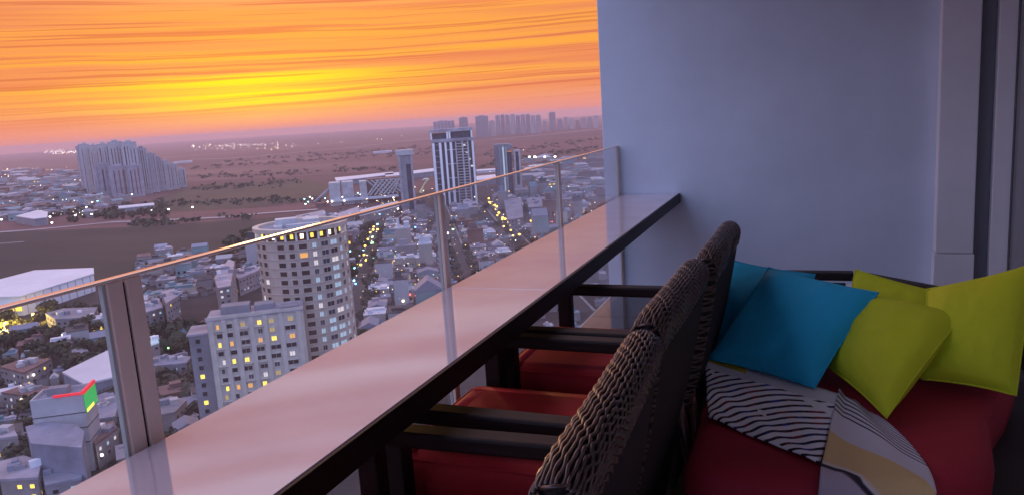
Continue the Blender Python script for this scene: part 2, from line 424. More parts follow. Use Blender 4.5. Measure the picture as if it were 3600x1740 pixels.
# ------------------------------------------------------------------ daybed with cushions
db = thing('daybed', 'low black wicker daybed with crimson seat pad and rounded front corner', 'sofa', (.15, 2.6, 0))
def arc(cx_, cy_, r, a0, a1, n=10): return [(cx_+r*math.cos(R(a0+(a1-a0)*i/n)), cy_+r*math.sin(R(a0+(a1-a0)*i/n))) for i in range(n+1)]
outl = [(-.335, 3.34)]+arc(-.225, 2.055, .11, 180, 270, 6)+arc(.05, 2.375, .43, -90, -8, 12)+[(.505, 2.52), (.58, 2.70), (.66, 2.95), (.58, 3.15), (.38, 3.30), (.2, 3.34)]
outb = [(-.335, 3.34)]+arc(-.225, 2.055, .11, 180, 270, 6)+[(.30, 1.945), (.80, 1.98), (1.02, 2.2), (1.05, 2.8), (.95, 3.2), (.60, 3.34)]
def inset(pts, d):
    n = len(pts); o = []
    for i in range(n):
        a, b, c_ = Vector(pts[i-1]), Vector(pts[i]), Vector(pts[(i+1) % n])
        e1 = (b-a).normalized(); e2 = (c_-b).normalized(); n1 = Vector((-e1.y, e1.x)); n2 = Vector((-e2.y, e2.x))
        q = (n1+n2); q = q.normalized()/max(.5, q.normalized().dot(n1)); o.append((b.x+q.x*d, b.y+q.y*d))
    return o
off = lambda pts: [(p[0]-.15, p[1]-2.6) for p in pts]
def stack(pts, prof, m_, name, parent):
    mb = MB(); n = len(pts); rings = [[(p[0], p[1], z) for p in inset(pts, i)] for i, z in prof]
    vs = [p for r in rings for p in r]; fs = [(i*n+j, i*n+(j+1) % n, (i+1)*n+(j+1) % n, (i+1)*n+j) for i in range(len(rings)-1) for j in range(n)]
    ct = Vector((sum(p[0] for p in rings[-1])/n, sum(p[1] for p in rings[-1])/n, prof[-1][1])); vs.append(tuple(ct)); q0 = (len(rings)-1)*n
    fs += [(q0+j, q0+(j+1) % n, len(vs)-1) for j in range(n)]+[tuple(reversed(range(n)))]
    mb.add(vs, fs); return mb.build(name, m_, parent, smooth=True)
stack(off(outb), [(.02, .02), (.0, .05), (.0, .24), (.012, .262)], M['wicker'], 'base', db)
stack(off(outl), [(.02, .264), (.0, .285), (-.004, .335), (.004, .385), (.02, .408), (.05, .418), (.09, .42)], M['sofared'], 'seat_pad', db)
bk = [(-.5, 3.41), (.17, 3.41), (.43, 3.16), (.74, 2.86)]
for a, b in zip(bk[:-1], bk[1:]):
    a, b = Vector(a)-Vector((.15, 2.6)), Vector(b)-Vector((.15, 2.6)); d = b-a; L = d.length
    Mx = Matrix.Translation((a.x, a.y, 0)) @ Matrix.Rotation(math.atan2(d.y, d.x), 4, 'Z')
    MB().box(0, L, 0, .05, .615, .65, M=Mx).build('back_rail', M['wicker'], db, bevel=.004)
    MB().box(0, .05, .002, .048, .0, .614, M=Mx).build('back_post', M['wicker'], db)
    MB().box(.055, L-.03, .012, .035, .42, .600, M=Mx).build('back_panel', M['teal'] if d.y > -.01 else M['wicker'], db)

def pillow(label, corners, m_, thick=.07, bow=.03, group=None):
    P = [Vector(c_) for c_ in corners]; c_ = sum(P, Vector())/4
    nrm = (P[1]-P[3]).cross(P[2]-P[0]).normalized()
    o = thing('cushion', label, 'cushion', c_, 0, group)
    def side(sg, nm):
        n = 28; vs = []
        for i in range(n+1):
            for j in range(n+1):
                a, b = -1+2*i/n, -1+2*j/n
                aa = a*(1-bow*1.6*(1-b*b)); bb = b*(1-bow*1.6*(1-a*a))
                U, V = (aa+1)/2, (bb+1)/2
                p = (P[3]*(1-U)+P[2]*U)*(1-V)+(P[0]*(1-U)+P[1]*U)*V
                h = thick*((1-a*a)*(1-b*b))**.42
                ed = min(1, 4*(1-max(abs(a), abs(b))))
                h += (.009*mnoise.noise(Vector((a*1.8+c_.x*9, b*1.8, sg*3)))+.004*mnoise.noise(Vector((a*5, b*5+c_.y*7, sg))))*ed
                h -= .007*abs(math.sin(math.atan2(b, a)*9+c_.x*20))*max(0, a*a*b*b*2.2-.25)*ed
                vs.append(p-c_+nrm*h*sg)
        fs = [(i*(n+1)+j, (i+1)*(n+1)+j, (i+1)*(n+1)+j+1, i*(n+1)+j+1) for i in range(n) for j in range(n)]
        if sg > 0: fs = [f[::-1] for f in fs]
        return MB().add(vs, fs).build(nm, m_, o, smooth=True)
    side(1, 'front_cover'); side(-1, 'back_cover')
    e = MB(); ring = []
    for q, (a0, b0) in enumerate(((-1, -1), (1, -1), (1, 1), (-1, 1))):
        a1, b1 = ((1, -1), (1, 1), (-1, 1), (-1, -1))[q]
        for i in range(10):
            a, b = a0+(a1-a0)*i/10, b0+(b1-b0)*i/10
            aa = a*(1-bow*1.6*(1-b*b)); bb = b*(1-bow*1.6*(1-a*a)); U, V = (aa+1)/2, (bb+1)/2
            ring.append((P[3]*(1-U)+P[2]*U)*(1-V)+(P[0]*(1-U)+P[1]*U)*V-c_)
    e.tube(ring+[ring[0]], .004, 6).build('piping', m_, o, smooth=True)
    return o
dp = lambda x, y: (x*D, y*D)
PZ = lambda x, y, z: atz(x*D, y*D, z)
PY = lambda x, y, Y: aty(x*D, y*D, Y)
pillow('turquoise cushion in front, leaning on the striped throw', [(-.152, 3.10, .735), (.221, 2.86, .70), (.015, 2.571, .445), (-.358, 2.823, .440)], M['blue'], .075)
pillow('turquoise cushion half hidden behind the other one, next to the farthest chair', [PY(1826, 651, 3.30), PY(2050, 690, 3.30), PZ(2000, 905, .47), PY(1760, 880, 3.22)], M['blue'], .05)
pillow('lime cushion in front, tipped on its corner beside the turquoise cushion', [PY(2178, 742, 2.92), PY(2428, 788, 2.76), PZ(2230, 1050, .455), PZ(2078, 918, .46)], M['lime'], .075)
pillow('lime cushion at the back, only its top edge showing', [PY(2152, 678, 3.13), PY(2420, 748, 3.02), PZ(2340, 930, .47), PZ(2100, 870, .46)], M['lime'], .045)
pillow('large lime cushion at the right edge of the view', [PY(2332, 727, 2.90), PY(2612, 660, 2.80), PZ(2556, 994, .45), PZ(2318, 952, .46)], M['lime'], .08)

# striped throw folded over the seat pad
mt = bpy.data.materials.new('striped_throw'); mt.use_nodes = True; t = NT(mt.node_tree); b = mt.node_tree.nodes['Principled BSDF']
b.inputs['Roughness'].default_value = .85
uv = t.n('ShaderNodeUVMap').outputs[0]; sp = t.n('ShaderNodeSeparateXYZ', ins={0: uv})
U_, V_ = sp.outputs[0], sp.outputs[1]
wob = t.math('MULTIPLY', t.math('SUBTRACT', t.noise(uv, 3.0, 3), .5), .05)
# left panel: slanted dark stripes, finer towards the back
ph = t.math('ADD', t.math('MULTIPLY', t.math('ADD', V_, t.math('MULTIPLY', t.math('POWER', U_, .8), -.95)), 11.5), t.math('MULTIPLY', wob, 9.0))
st = t.math('FRACT', ph)
line = t.math('MULTIPLY', t.math('LESS_THAN', st, .36), t.math('LESS_THAN', t.noise(uv, 2.2, 2), .62))
hue = t.ramp(t.noise(uv, 6, 2), [(.38, (.20, .02, .03)), (.45, (.015, .015, .03)), (.55, (.015, .015, .03)), (.62, (.03, .05, .30))])
fine = t.math('FRACT', t.math('ADD', t.math('MULTIPLY', t.math('ADD', V_, t.math('MULTIPLY', U_, .35)), 38.0), t.math('MULTIPLY', wob, 40.0)))
white = (.76, .77, .80)
cl = t.mix(line, white, hue)
cback = t.mix(t.math('MULTIPLY', t.math('LESS_THAN', fine, .35), .6), white, (.12, .12, .16))
cl = t.mix(t.math('GREATER_THAN', t.math('SUBTRACT', V_, t.math('MULTIPLY', U_, .12)), .70), cl, cback)
yb = t.math('MULTIPLY', t.math('LESS_THAN', t.math('ABSOLUTE', t.math('SUBTRACT', V_, .88)), .045), t.math('LESS_THAN', U_, .35))
cl = t.mix(yb, cl, (.55, .42, .03))
# right panel (U > 1): ochre band between two greyish fields, thin dark curve
v2 = t.math('ADD', V_, t.math('MULTIPLY', t.math('POWER', t.math('SUBTRACT', U_, 1.0), 2.0), .25))
cr = t.ramp(v2, [(0, (.36, .31, .36)), (.34, (.40, .35, .40)), (.345, (.03, .02, .03)), (.362, (.03, .02, .03)), (.366, (.58, .58, .60)), (.39, (.58, .42, .20)),
                 (.60, (.60, .44, .20)), (.605, (.55, .55, .60)), (.80, (.58, .58, .64)), (1, (.56, .56, .62))])
top_lines = t.math('MULTIPLY', t.math('LESS_THAN', t.math('FRACT', t.math('MULTIPLY', v2, 24.0)), .35), t.math('GREATER_THAN', v2, .78))
cr = t.mix(top_lines, cr, (.04, .03, .05))
cc = t.mix(t.math('GREATER_THAN', U_, 1.0), cl, cr)
t.put(b.inputs['Base Color'], cc)
bn = t.n('ShaderNodeBump', ins={'Strength': .35, 'Distance': .004, 'Height': t.noise(uv, 60, 4)}); t.put(b.inputs['Normal'], bn.outputs[0])
M['throw'] = mt
def throw():
    o = thing('throw_blanket', 'white striped throw with an ochre band spread over the crimson seat pad', 'blanket', (0, 2.4, .42))
    zt_ = .426
    def panel(name, quad, u0_, u1_, n=36):
        q = [Vector((p.x, p.y-2.4, 0)) for p in quad]           # near-left, near-right, far-right, far-left
        mb = MB(); vs = []; uvs = []
        for i in range(n+1):
            for j in range(n+1):
                a, b_ = i/n, j/n
                p = (q[0]*(1-a)+q[1]*a)*(1-b_)+(q[3]*(1-a)+q[2]*a)*b_
                y = p.y+2.4
                if name == 'draped_fold': p.x += .05*math.sin(math.pi*b_)*a
                z = zt_-.42+.004+.0035*math.sin(a*9+b_*14+2*math.sin(b_*5))*min(1, 6*min(a, 1-a, b_, 1-b_)+.25)+.010*(name == 'draped_fold')*max(0, 1-8*a)
                z += .006*mnoise.noise(Vector((a*4, b_*4, u0_)))+ .004
                if y < 1.975: z -= (1.975-y)*1.0; p.y = (1.928-2.4)+max(0, y-1.93)*.6
                vs.append((p.x, p.y, z)); uvs.append((u0_+(u1_-u0_)*a, b_))
        fs = [(i*(n+1)+j, (i+1)*(n+1)+j, (i+1)*(n+1)+j+1, i*(n+1)+j+1) for i in range(n) for j in range(n)]
        ob = mb.add(vs, fs).build(name, M['throw'], o, smooth=True)
        ul = ob.data.uv_layers.new(name='UVMap')
        for l in ob.data.loops: ul.data[l.index].uv = uvs[l.vertex_index]
        so_ = ob.modifiers.new('thickness', 'SOLIDIFY'); so_.thickness = .004; so_.offset = -1
    z = .43
    panel('striped_fold', [PZ(1782, 1050, z), PZ(2062, 1166, z), PZ(2116, 995, z), PZ(1772, 885, z)], 0, .999)
    panel('draped_fold', [PZ(2030, 1335, z), PZ(2350, 1335, z), PZ(2235, 1065, z), PZ(2112, 985, z)], 1.001, 2)
throw()

# ------------------------------------------------------------------ city materials
M['earth'] = mat('dry_earth', (.13, .055, .055), .95)
t = NT(M['earth'].node_tree); bs = M['earth'].node_tree.nodes['Principled BSDF']
tcg = t.n('ShaderNodeTexCoord').outputs['Object']
mp = t.n('ShaderNodeMapping', ins={0: tcg, 2: (0, 0, R(-35)), 3: (.0011, .0042, 1)}).outputs[0]
vo = t.n('ShaderNodeTexVoronoi', ins={'Vector': mp, 'Scale': 1.0, 'Randomness': 1.0})
pc = t.n('ShaderNodeSeparateColor', ins={0: vo.outputs['Color']}).outputs[0]
c1_ = t.ramp(pc, [(0, (.075, .034, .036)), (.4, (.13, .052, .052)), (.75, (.15, .066, .062)), (1, (.20, .105, .09))])
c2_ = t.mix(t.ramp(t.noise(mp, 3.0, 6, .6), [(.35, 0.0), (.7, .65)]), c1_, (.05, .033, .030))
t.put(bs.inputs['Base Color'], c2_)
M['field_dark'] = mat('ploughed_field', (.022, .021, .016), .95, var=.5, scale=.012, stretch=(.25, 1.6, 1))
M['field_olive'] = mat('dry_grass_field', (.055, .045, .025), .95, var=.3, scale=.01)
M['street'] = mat('city_ground', (.035, .030, .030), .9, var=.6, scale=.03)
M['road'] = mat('pale_road', (.36, .32, .34), .8, var=.2, scale=.05)
M['asphalt'] = mat('asphalt', (.05, .048, .052), .8, var=.3, scale=.2)
M['kerb'] = mat('kerb_stone', (.30, .29, .30), .8)
M['conc'] = mat('pale_concrete', (.48, .48, .50), .8, var=.18, scale=.15)
M['cream'] = mat('cream_concrete', (.62, .58, .51), .8, var=.14, scale=.25)
M['conc2'] = mat('grey_concrete', (.26, .26, .29), .8, var=.2, scale=.15)
M['beige'] = mat('beige_concrete', (.54, .47, .40), .8, var=.12, scale=.2)
M['lav'] = mat('lavender_roof', (.36, .34, .39), .7, var=.35, scale=.09)
M['lav2'] = mat('blue_grey_roof', (.24, .26, .33), .7, var=.35, scale=.09)
M['rust'] = mat('rusty_roof', (.20, .12, .11), .8, var=.4, scale=.1)
M['wroof'] = mat('white_metal_roof', (.62, .66, .72), .5, var=.1, scale=.05)
M['house'] = mat('house_wall', (.30, .27, .27), .85, var=.25, scale=.1)
M['brick'] = mat('brick_wall', (.22, .11, .08), .9, var=.3, scale=.3)
M['house2'] = mat('stained_wall', (.44, .40, .36), .85, var=.4, scale=.25)
M['tealw'] = mat('pale_teal_wall', (.24, .34, .35), .85, var=.3, scale=.3)
M['darkroof'] = mat('tar_roof', (.08, .075, .085), .8, var=.4, scale=.1)
M['tealroof'] = mat('teal_sheet_roof', (.16, .27, .32), .6, var=.3, scale=.1)
M['bgrey'] = mat('slate_glass', (.07, .075, .10), .15, var=.3, scale=.2)
M['pane'] = mat('dark_window', (.035, .032, .038), .12)
M['brown'] = mat('dim_balcony_recess', (.055, .028, .022), .5)
M['lit_y'] = mat('lit_window_yellow', (.2, .15, .05), .5, emit=(1, .72, .10), es=1.5)
M['lit_o'] = mat('lit_window_orange', (.2, .13, .06), .5, emit=(1, .50, .12), es=.8)
M['lit_d'] = mat('lit_window_dim', (.2, .15, .08), .5, emit=(.9, .68, .25), es=.4)
M['glow_b'] = mat('painted_pale_glow', (.2, .25, .3), .4, emit=(.42, .60, .78), es=.62)  # weak emission paints dim sky reflections into the panes; a roof shares it
M['lit_w'] = mat('lit_window_white', (.3, .3, .3), .4, emit=(.85, .80, .80), es=.7)
M['bark'] = mat('bark', (.06, .045, .035), .9)
M['leaf'] = mat('dark_foliage', (.045, .055, .028), .8, var=.5, scale=.25)
M['leaf2'] = mat('olive_foliage', (.07, .07, .03), .8, var=.5, scale=.25)
M['pole'] = mat('lamp_pole', (.20, .19, .20), .5)
for nm, cl_, e_ in (('lamp_white', (1, .95, .92), 6), ('lamp_yellow', (1, .62, .05), 5), ('lamp_warm', (1, .75, .45), 6), ('lamp_cyan', (.30, .95, 1), 4),
                    ('lamp_green', (.35, 1, .35), 3), ('lamp_blue', (.15, .45, 1), 4), ('lamp_red', (1, .12, .08), 3)):
    M[nm] = mat(nm, (.5, .5, .5), .5, emit=cl_, es=e_)

gd = lambda x, y: ground(x*D, y*D)
def sheet(name, pts, m_, dz, thick=.0):
    mb = MB(); n = len(pts); mb.add([(p.x, p.y, G+dz) for p in pts], [tuple(range(n))])
    o = mb.build(name, m_); bm = bmesh.new(); bm.from_mesh(o.data); bmesh.ops.recalc_face_normals(bm, faces=bm.faces)
    for f in bm.faces:
        if f.normal.z < 0: f.normal_flip()
    bmesh.ops.triangulate(bm, faces=bm.faces); bm.to_mesh(o.data); bm.free()
    return tag(o, kind='structure')
gb = MB(); N = 26; ex = 14000
gb.add([(-ex+2*ex*i/N, -ex+2*ex*j/N, G) for i in range(N+1) for j in range(N+1)],
       [(i*(N+1)+j, (i+1)*(N+1)+j, (i+1)*(N+1)+j+1, i*(N+1)+j+1) for i in range(N) for j in range(N)])
struct('ground', gb, M['earth'])
sheet('dark_field', [gd(-120, 590), gd(330, 572), gd(650, 552), gd(905, 535), gd(900, 560), gd(740, 640), gd(560, 660), gd(300, 715), gd(0, 745), gd(-160, 760)], M['field_dark'], .3)
sheet('dry_field', [gd(300, 540), gd(660, 522), gd(820, 500), gd(830, 470), gd(760, 452), gd(560, 462), gd(470, 475), gd(380, 505)], M['field_olive'], .3)
sheet('city_ground', [gd(-160, 765), gd(0, 748), gd(300, 720), gd(560, 664), gd(740, 644), gd(900, 562), gd(960, 545), gd(1060, 480), gd(1240, 470), gd(1520, 425), gd(1900, 420),
                      Vector((400, 500, 0)), Vector((200, -300, 0)), Vector((-500, -300, 0))], M['street'], .35)
def strip(name, pts, wid, m_, dz):
    P = [gd(*p) for p in pts]; L, Rr = [], []
    for i, p in enumerate(P):
        d = (P[min(i+1, len(P)-1)]-P[max(i-1, 0)]); d.z = 0; d.normalize(); q = Vector((-d.y, d.x, 0))*wid/2
        L.append(p+q); Rr.append(p-q)
    mb = MB(); n = len(P)
    mb.add([(p.x, p.y, G+dz) for p in L]+[(p.x, p.y, G+dz) for p in Rr], [(n+i, n+i+1, i+1, i) for i in range(n-1)])
    return struct(name, mb, m_)
strip('country_road', [(-80, 590), (60, 581), (150, 573), (280, 560), (450, 553), (560, 548), (660, 538), (800, 528)], 13, M['road'], .6)
strip('far_road', [(480, 402), (600, 398), (900, 370), (1090, 348)], 30, M['road'], .6)
strip('field_track', [(-80, 620), (0, 614), (60, 609)], 5, M['road'], .6)
strip('far_road', [(1200, 437), (1250, 434), (1320, 420)], 14, M['road'], .6)
strip('far_road', [(1240, 352), (1400, 337), (1540, 322)], 40, M['road'], .6)
TH = R(28.5); ud = Vector((-math.sin(TH), math.cos(TH), 0)); vd = Vector((math.cos(TH), math.sin(TH), 0))
uv2 = lambda u, v, z=0: ud*u+vd*v+Vector((0, 0, G+z))
def lane(name, u0_, v0_, u1_, v1_, wid, dz):
    a, b_ = uv2(u0_, v0_), uv2(u1_, v1_); d = (b_-a).normalized(); q = Vector((-d.y, d.x, 0))*wid/2
    mb = MB(); mb.add([(p.x, p.y, G+dz) for p in (a-q, b_-q, b_+q, a+q)], [(3, 2, 1, 0)]); o = struct(name, mb, M['asphalt'])
    # kerbs
    for sg in (-1, 1):
        k_ = MB(); e = q*sg; e2 = q.normalized()*sg*1.6
        pts = [a+e, b_+e, b_+e+e2, a+e+e2]; k_.prism([(p.x, p.y) for p in pts], G+.3, G+.75); k_.build('kerb', M['kerb'], o)
lane('avenue', 330, -44, 1150, -44, 11, .45); lane('street', 330, 30, 1150, 30, 9, .45); lane('street', 400, 86, 1000, 86, 9, .45)
lane('cross_street', 735, -160, 735, 190, 9, .49); lane('cross_street', 560, -160, 560, 20, 7, .49)

# ------------------------------------------------------------------ buildings
WM = {}
def window_mesh(w_, h_, pm_, frame='conc', bars=0):
    key = (round(w_, 2), round(h_, 2), pm_, frame, bars)
    if key in WM: return WM[key]
    mb = MB(); fr = .12*max(.6, min(w_, h_)/1.6)
    mb.box(-w_/2+.01, w_/2-.01, -.05, .0, -h_/2+.01, h_/2-.01, 1)
    mb.box(-w_/2, -w_/2+fr, -.22, .0, -h_/2, h_/2, 0); mb.box(w_/2-fr, w_/2, -.22, .0, -h_/2, h_/2, 0)
    mb.box(-w_/2+fr, w_/2-fr, -.22, .0, -h_/2, -h_/2+fr, 0); mb.box(-w_/2+fr, w_/2-fr, -.22, .0, h_/2-fr, h_/2, 0)
    for i in range(bars):
        x = -w_/2+w_*(i+1)/(bars+1); mb.box(x-.05, x+.05, -.14, -.051, -h_/2+fr, h_/2-fr, 0)
    WM[key] = mb.mesh('window', [M[frame], M[pm_]]); return WM[key]
def pick(r, table):
    s = random.random()
    for p, v in table:
        if s < p: return v
        s -= p
    return table[-1][1]
def front(xL, xR, ytop, yb, yaw=0):
    """base point, width, height and facing angle of a block seen between two pixels"""
    P = gd((xL+xR)/2, yb); dist = math.hypot(P.x, P.y); dd = ray((xL+xR)/2*D, yb*D); tz = dist/math.hypot(dd.x, dd.y)
    wd = (xR-xL)*D*tz/F_PX; h = top_at((xL+xR)/2*D, ytop*D, P)-G
    return P, wd, h, math.atan2(-P.x, P.y)+yaw
def slab(name, label, cat, xL, xR, ytop, yb, depth, wall='conc', roof='lav', yaw=0, group=None, ribs=0, ribm='white', roofbox=True, wins=None, far=False, h=None, slots=0):
    P, wd, h_, a = front(xL, xR, ytop, yb, yaw); h = h or h_
    o = thing(name, label, cat, (P.x, P.y, G), a, group)
    MB().box(-wd/2, wd/2, 0, depth, -1, h).build('wall', M[wall], o)
    rf = MB(); rf.box(-wd/2-.3, wd/2+.3, -.3, depth+.3, h+.01, h+.9); rfo = rf.build('roof', M[roof], o)
    if roofbox:
        MB().box(-wd*.22, wd*.18, depth*.3, depth*.75, h+.91, h+4.5).build('lift_house', M[wall], rfo)
    if ribs:
        rm = MB().box(-wd*.045, wd*.045, -.9, .0, 0, h+.6).mesh('rib', M[ribm])
        for i in range(ribs):
            link('rib', rm, o, loc=(-wd/2+wd*(i+.5)/ribs, 0, 0))
    if slots:
        for i in range(slots):
            x = -wd/2+wd*(i+1)/(slots+1)+wd*random.uniform(-.03, .03); q = wd*random.uniform(.025, .05)
            MB().box(x-q, x+q, -.35, -.002, h*random.uniform(.02, .2), h*random.uniform(.86, .97)).build('recess_strip', M[random.choice(('bgrey', 'lav2', 'rust'))], o)
    if wins:
        cols, dz, ww, wh, table = wins[:5]; z = h-dz*.8
        while z > dz*.6:
            for i in range(cols):
                link('window', window_mesh(ww, wh, pick(random, table)), o, loc=(-wd/2+wd*(i+.5)/cols, -.002, z))
            z -= dz
    return o, wd, h

# --- round tower
P = gd(777, 775); n0 = Vector((P.x, P.y, 0)).normalized()
tdist = 296.0; dd = ray(778*D, 760*D); q = tdist/math.hypot(dd.x, dd.y); TC = Vector((dd.x*q, dd.y*q, 0))
TR_ = 16.4; TH_ = top_at(775*D, 590*D, TC)-G
rt_ = thing('round_tower', 'round white apartment tower with a ring crown and rows of square windows', 'tower', (TC.x, TC.y, G), math.atan2(-TC.x, TC.y))
def cyl(mb, r, z0, z1, n=64, mi=0): return mb.prism([(r*math.cos(2*math.pi*i/n), r*math.sin(2*math.pi*i/n)) for i in range(n)], z0, z1, mi)
cyl(MB(), TR_, -1, TH_).build('wall', M['beige'], rt_)
def ringm(r0_, r1_, z0, z1, n=64):
    mb = MB(); vs = []
    for r, z in ((r0_, z0), (r1_, z0), (r1_, z1), (r0_, z1)):
        vs += [(r*math.cos(2*math.pi*i/n), r*math.sin(2*math.pi*i/n), z) for i in range(n)]
    fs = [(k_*n+i, k_*n+(i+1) % n, ((k_+1) % 4)*n+(i+1) % n, ((k_+1) % 4)*n+i) for k_ in range(4) for i in range(n)]
    return mb.add(vs, fs)
crown = cyl(MB(), TR_*.90, TH_+.01, TH_+3.2).build('crown', M['brown'], rt_)
ringm(TR_*.93, TR_*1.06, TH_+3.21, TH_+4.6).build('ring_cornice', M['beige'], crown)
cyl(MB(), TR_*.925, TH_+3.22, TH_+3.6).build('roof', M['lav2'], rt_)
for i in range(26):
    a = 2*math.pi*i/26; x, y = TR_*.99*math.cos(a), TR_*.99*math.sin(a)
    MB().box(x-.35, x+.35, y-.35, y+.35, TH_+.01, TH_+3.2).build('crown_post', M['white'], crown)
for i in range(13):
    a = math.pi+math.pi*(i+.5)/13; mm = M['lit_y'] if i % 3 else M['lamp_warm']
    MB().box(-.55, .55, -.12, .12, 0, 1.6).build('crown_light', mm, crown, loc=(TR_*.905*math.cos(a), TR_*.905*math.sin(a), TH_+.8)).rotation_euler.z = a+math.pi/2
for (x, y, sx, sy, sz) in ((-5, 2, 4, 3, 3), (4, 4, 3, 5, 2.2), (1, -5, 6, 1.6, 1.4), (-8, -2, 1.5, 4, 1.1)):
    MB().box(x-sx, x+sx, y-sy, y+sy, TH_+3.61, TH_+3.6+sz).build('roof_plant', M['conc'], rt_)
nb = 13; z = TH_-1.9; cnt = 0; rows = 0
while z > 3 and cnt < 300-nb:
    for i in range(nb):
        a = math.pi+math.pi*(i+.5)/nb
        if i in (3,): continue
        if i > 6: tab = [(.50, 'glow_b'), (.14, 'lit_w'), (.18, 'bgrey'), (.18, 'pane')] if i % 2 else [(.30, 'glow_b'), (.3, 'bgrey'), (.40, 'pane')]
        else: tab = [(.76, 'brown'), (.12, 'pane'), (.03, 'lit_y'), (.04, 'lit_o'), (.05, 'lit_w')]
        wdw = (2.3, 2.0, 2.2, 2.0, 2.6, 1.9, 2.7, 1.5, 2.7, 3.1, 1.6, 1.6, 1.5)[i]
        o = link('window', window_mesh(wdw*1.12, 2.0, pick(random, tab), 'beige', 1 if i > 6 else 0), rt_, loc=(TR_*.998*math.cos(a), TR_*.998*math.sin(a), z))
        o.rotation_euler.z = a+math.pi/2; cnt += 1
    z -= 3.18; rows += 1
fb = [MB().tube([], .1) if False else ringm(TR_*1.001, TR_*1.016, TH_-.05-3.18*i, TH_+.2-3.18*i).build('floor_band', M['beige'], rt_) for i in range(0, rows)]

# --- stepped block in front of it
bd = 264.0; dd = ray(640*D, 900*D); q = bd/math.hypot(dd.x, dd.y); BC = Vector((dd.x*q, dd.y*q, 0)); ba = math.atan2(-BC.x, BC.y)-R(5)
BH = top_at(640*D, 795*D, BC)-G; pxm = q/F_PX*D
bb = thing('grey_apartment_block', 'pale grey apartment block with yellow lit windows in front of the round tower', 'apartment block', (BC.x, BC.y, G), ba)
bx = lambda x: (x-640)*pxm
xl, xm_, xr = bx(540), bx(545), bx(768)
MB().box(xl, xr, 0, 15, -1, BH).build('wall', M['cream'], bb)
MB().box(bx(492), xl-.02, 2.0, 14, -1, BH-4.6).build('side_wing', M['conc2'], bb)
MB().box(bx(490)-.3, xl-.03, 1.7, 14.3, BH-4.59, BH-3.9).build('side_roof', M['lav'], bb)
rfo = MB().box(xl-.3, xr+.3, -.3, 15.3, BH+.01, BH+.5).build('roof', M['lav'], bb)
for (a0, a1, b0, b1, h0) in ((570, 640, 6, 12, 2.6), (650, 700, 7, 13, 1.8), (715, 760, 2, 8, 1.1)):
    MB().box(bx(a0), bx(a1), b0, b1, BH+.51, BH+.5+h0).build('roof_house', M['conc2'], rfo)
MB().box(xl-.3, xr+.3, -.3, 0, BH+.51, BH+1.5).build('parapet', M['cream'], rfo)
cols_ = [(566, 2.0), (592, 2.3), (625, 3.0), (660, 2.8), (693, 3.4), (735, 3.6)]
for x in (548, 579, 608, 643, 676, 714, 757):
    MB().box(bx(x)-.75, bx(x)+.75, -.55, -.001, 0, BH).build('pilaster', M['cream'], bb)
z = BH-2.2; r_ = 0
while z > 2:
    lit_row = r_ in (0, 2, 4, 7, 10, 13)
    for ci, (x, ww) in enumerate(cols_):
        if lit_row: tb_ = [(.40, 'lit_y'), (.14, 'lit_o'), (.10, 'lit_d'), (.08, 'lit_w'), (.28, 'pane')]
        else: tb_ = [(.05, 'lit_d'), (.06, 'lit_w'), (.2, 'bgrey'), (.69, 'pane')]
        off_ = bx(x)
        wmt = pick(random, tb_); wm_w = ww if wmt == 'pane' else ww*.55
        link('window', window_mesh(wm_w, 1.75, wmt, 'cream', 1 if ci > 1 else 0), bb, loc=(off_+random.choice((-.3, .3, 0)), -.002, z))
        if ci in (0, 2, 3) and r_ % 2 == 0:
            MB().box(off_-1.5, off_+1.5, -.9, -.003, z-1.35, z-1.2).build('balcony_slab', M['cream'], bb)
    link('window', window_mesh(1.6, 1.7, 'lit_y' if r_ in (4, 7, 11) else 'pane', 'conc2'), bb, loc=(bx(512), 1.998, z-4.4)) if z > 6 else None
    z -= 3.05; r_ += 1

# --- far left cluster of slab towers  (edges measured in the photograph)
cl_ = [(605,668,235,560),(640,706,225,592),(706,768,232,596),(768,848,222,600),(848,945,205,604),(945,1045,208,600),(1040,1112,252,588),(1108,1168,292,575),
       (1162,1208,322,566),(1204,1262,348,560),(1258,1312,372,552),(1308,1366,406,540)]
r1 = lambda x, y: (x/2.075/D, (400+y/2.075)/D)
for i, (a, b_, yt, yb) in enumerate(cl_):
    x0, y0 = r1(a, yt); x1, y1 = r1(b_, yb)
    side = ['at the tall left end', 'second from the left', 'third from the left', 'fourth from the left', 'with the tallest crown', 'sixth from the left', 'where roofs start stepping down', 'eighth from the left',
            'ninth from the left', 'tenth from the left', 'second from the right end', 'lowest, at the right end'][i]
    slab('slab_tower', 'ribbed slab tower '+side+' of the cluster beyond the fields', 'tower', x0, x1, y0, y1, 30, random.choice(('conc', 'lav', 'conc')), 'lav2', group='slab towers beyond the fields', ribs=5 if b_-a > 70 else 4, ribm='conc', slots=4)
for i, (a, b_, yt, yb, nm) in enumerate([(720, 830, 372, 606, 'left'), (832, 958, 385, 610, 'middle'), (962, 1058, 380, 604, 'right')]):
    x0, y0 = r1(a, yt); x1, y1 = r1(b_, yb)
    slab('apartment_slab', 'lower grey block standing before the slab tower cluster, '+nm+' of three', 'apartment block', x0, x1, y0, y1+1, 24, 'lav', 'lav2', group='lower blocks before the tower cluster', ribs=4, ribm='lav', slots=3,
         wins=(4, 14, 2.2, 2.6, [(.5, 'bgrey'), (.36, 'glow_b'), (.14, 'lit_y')]))

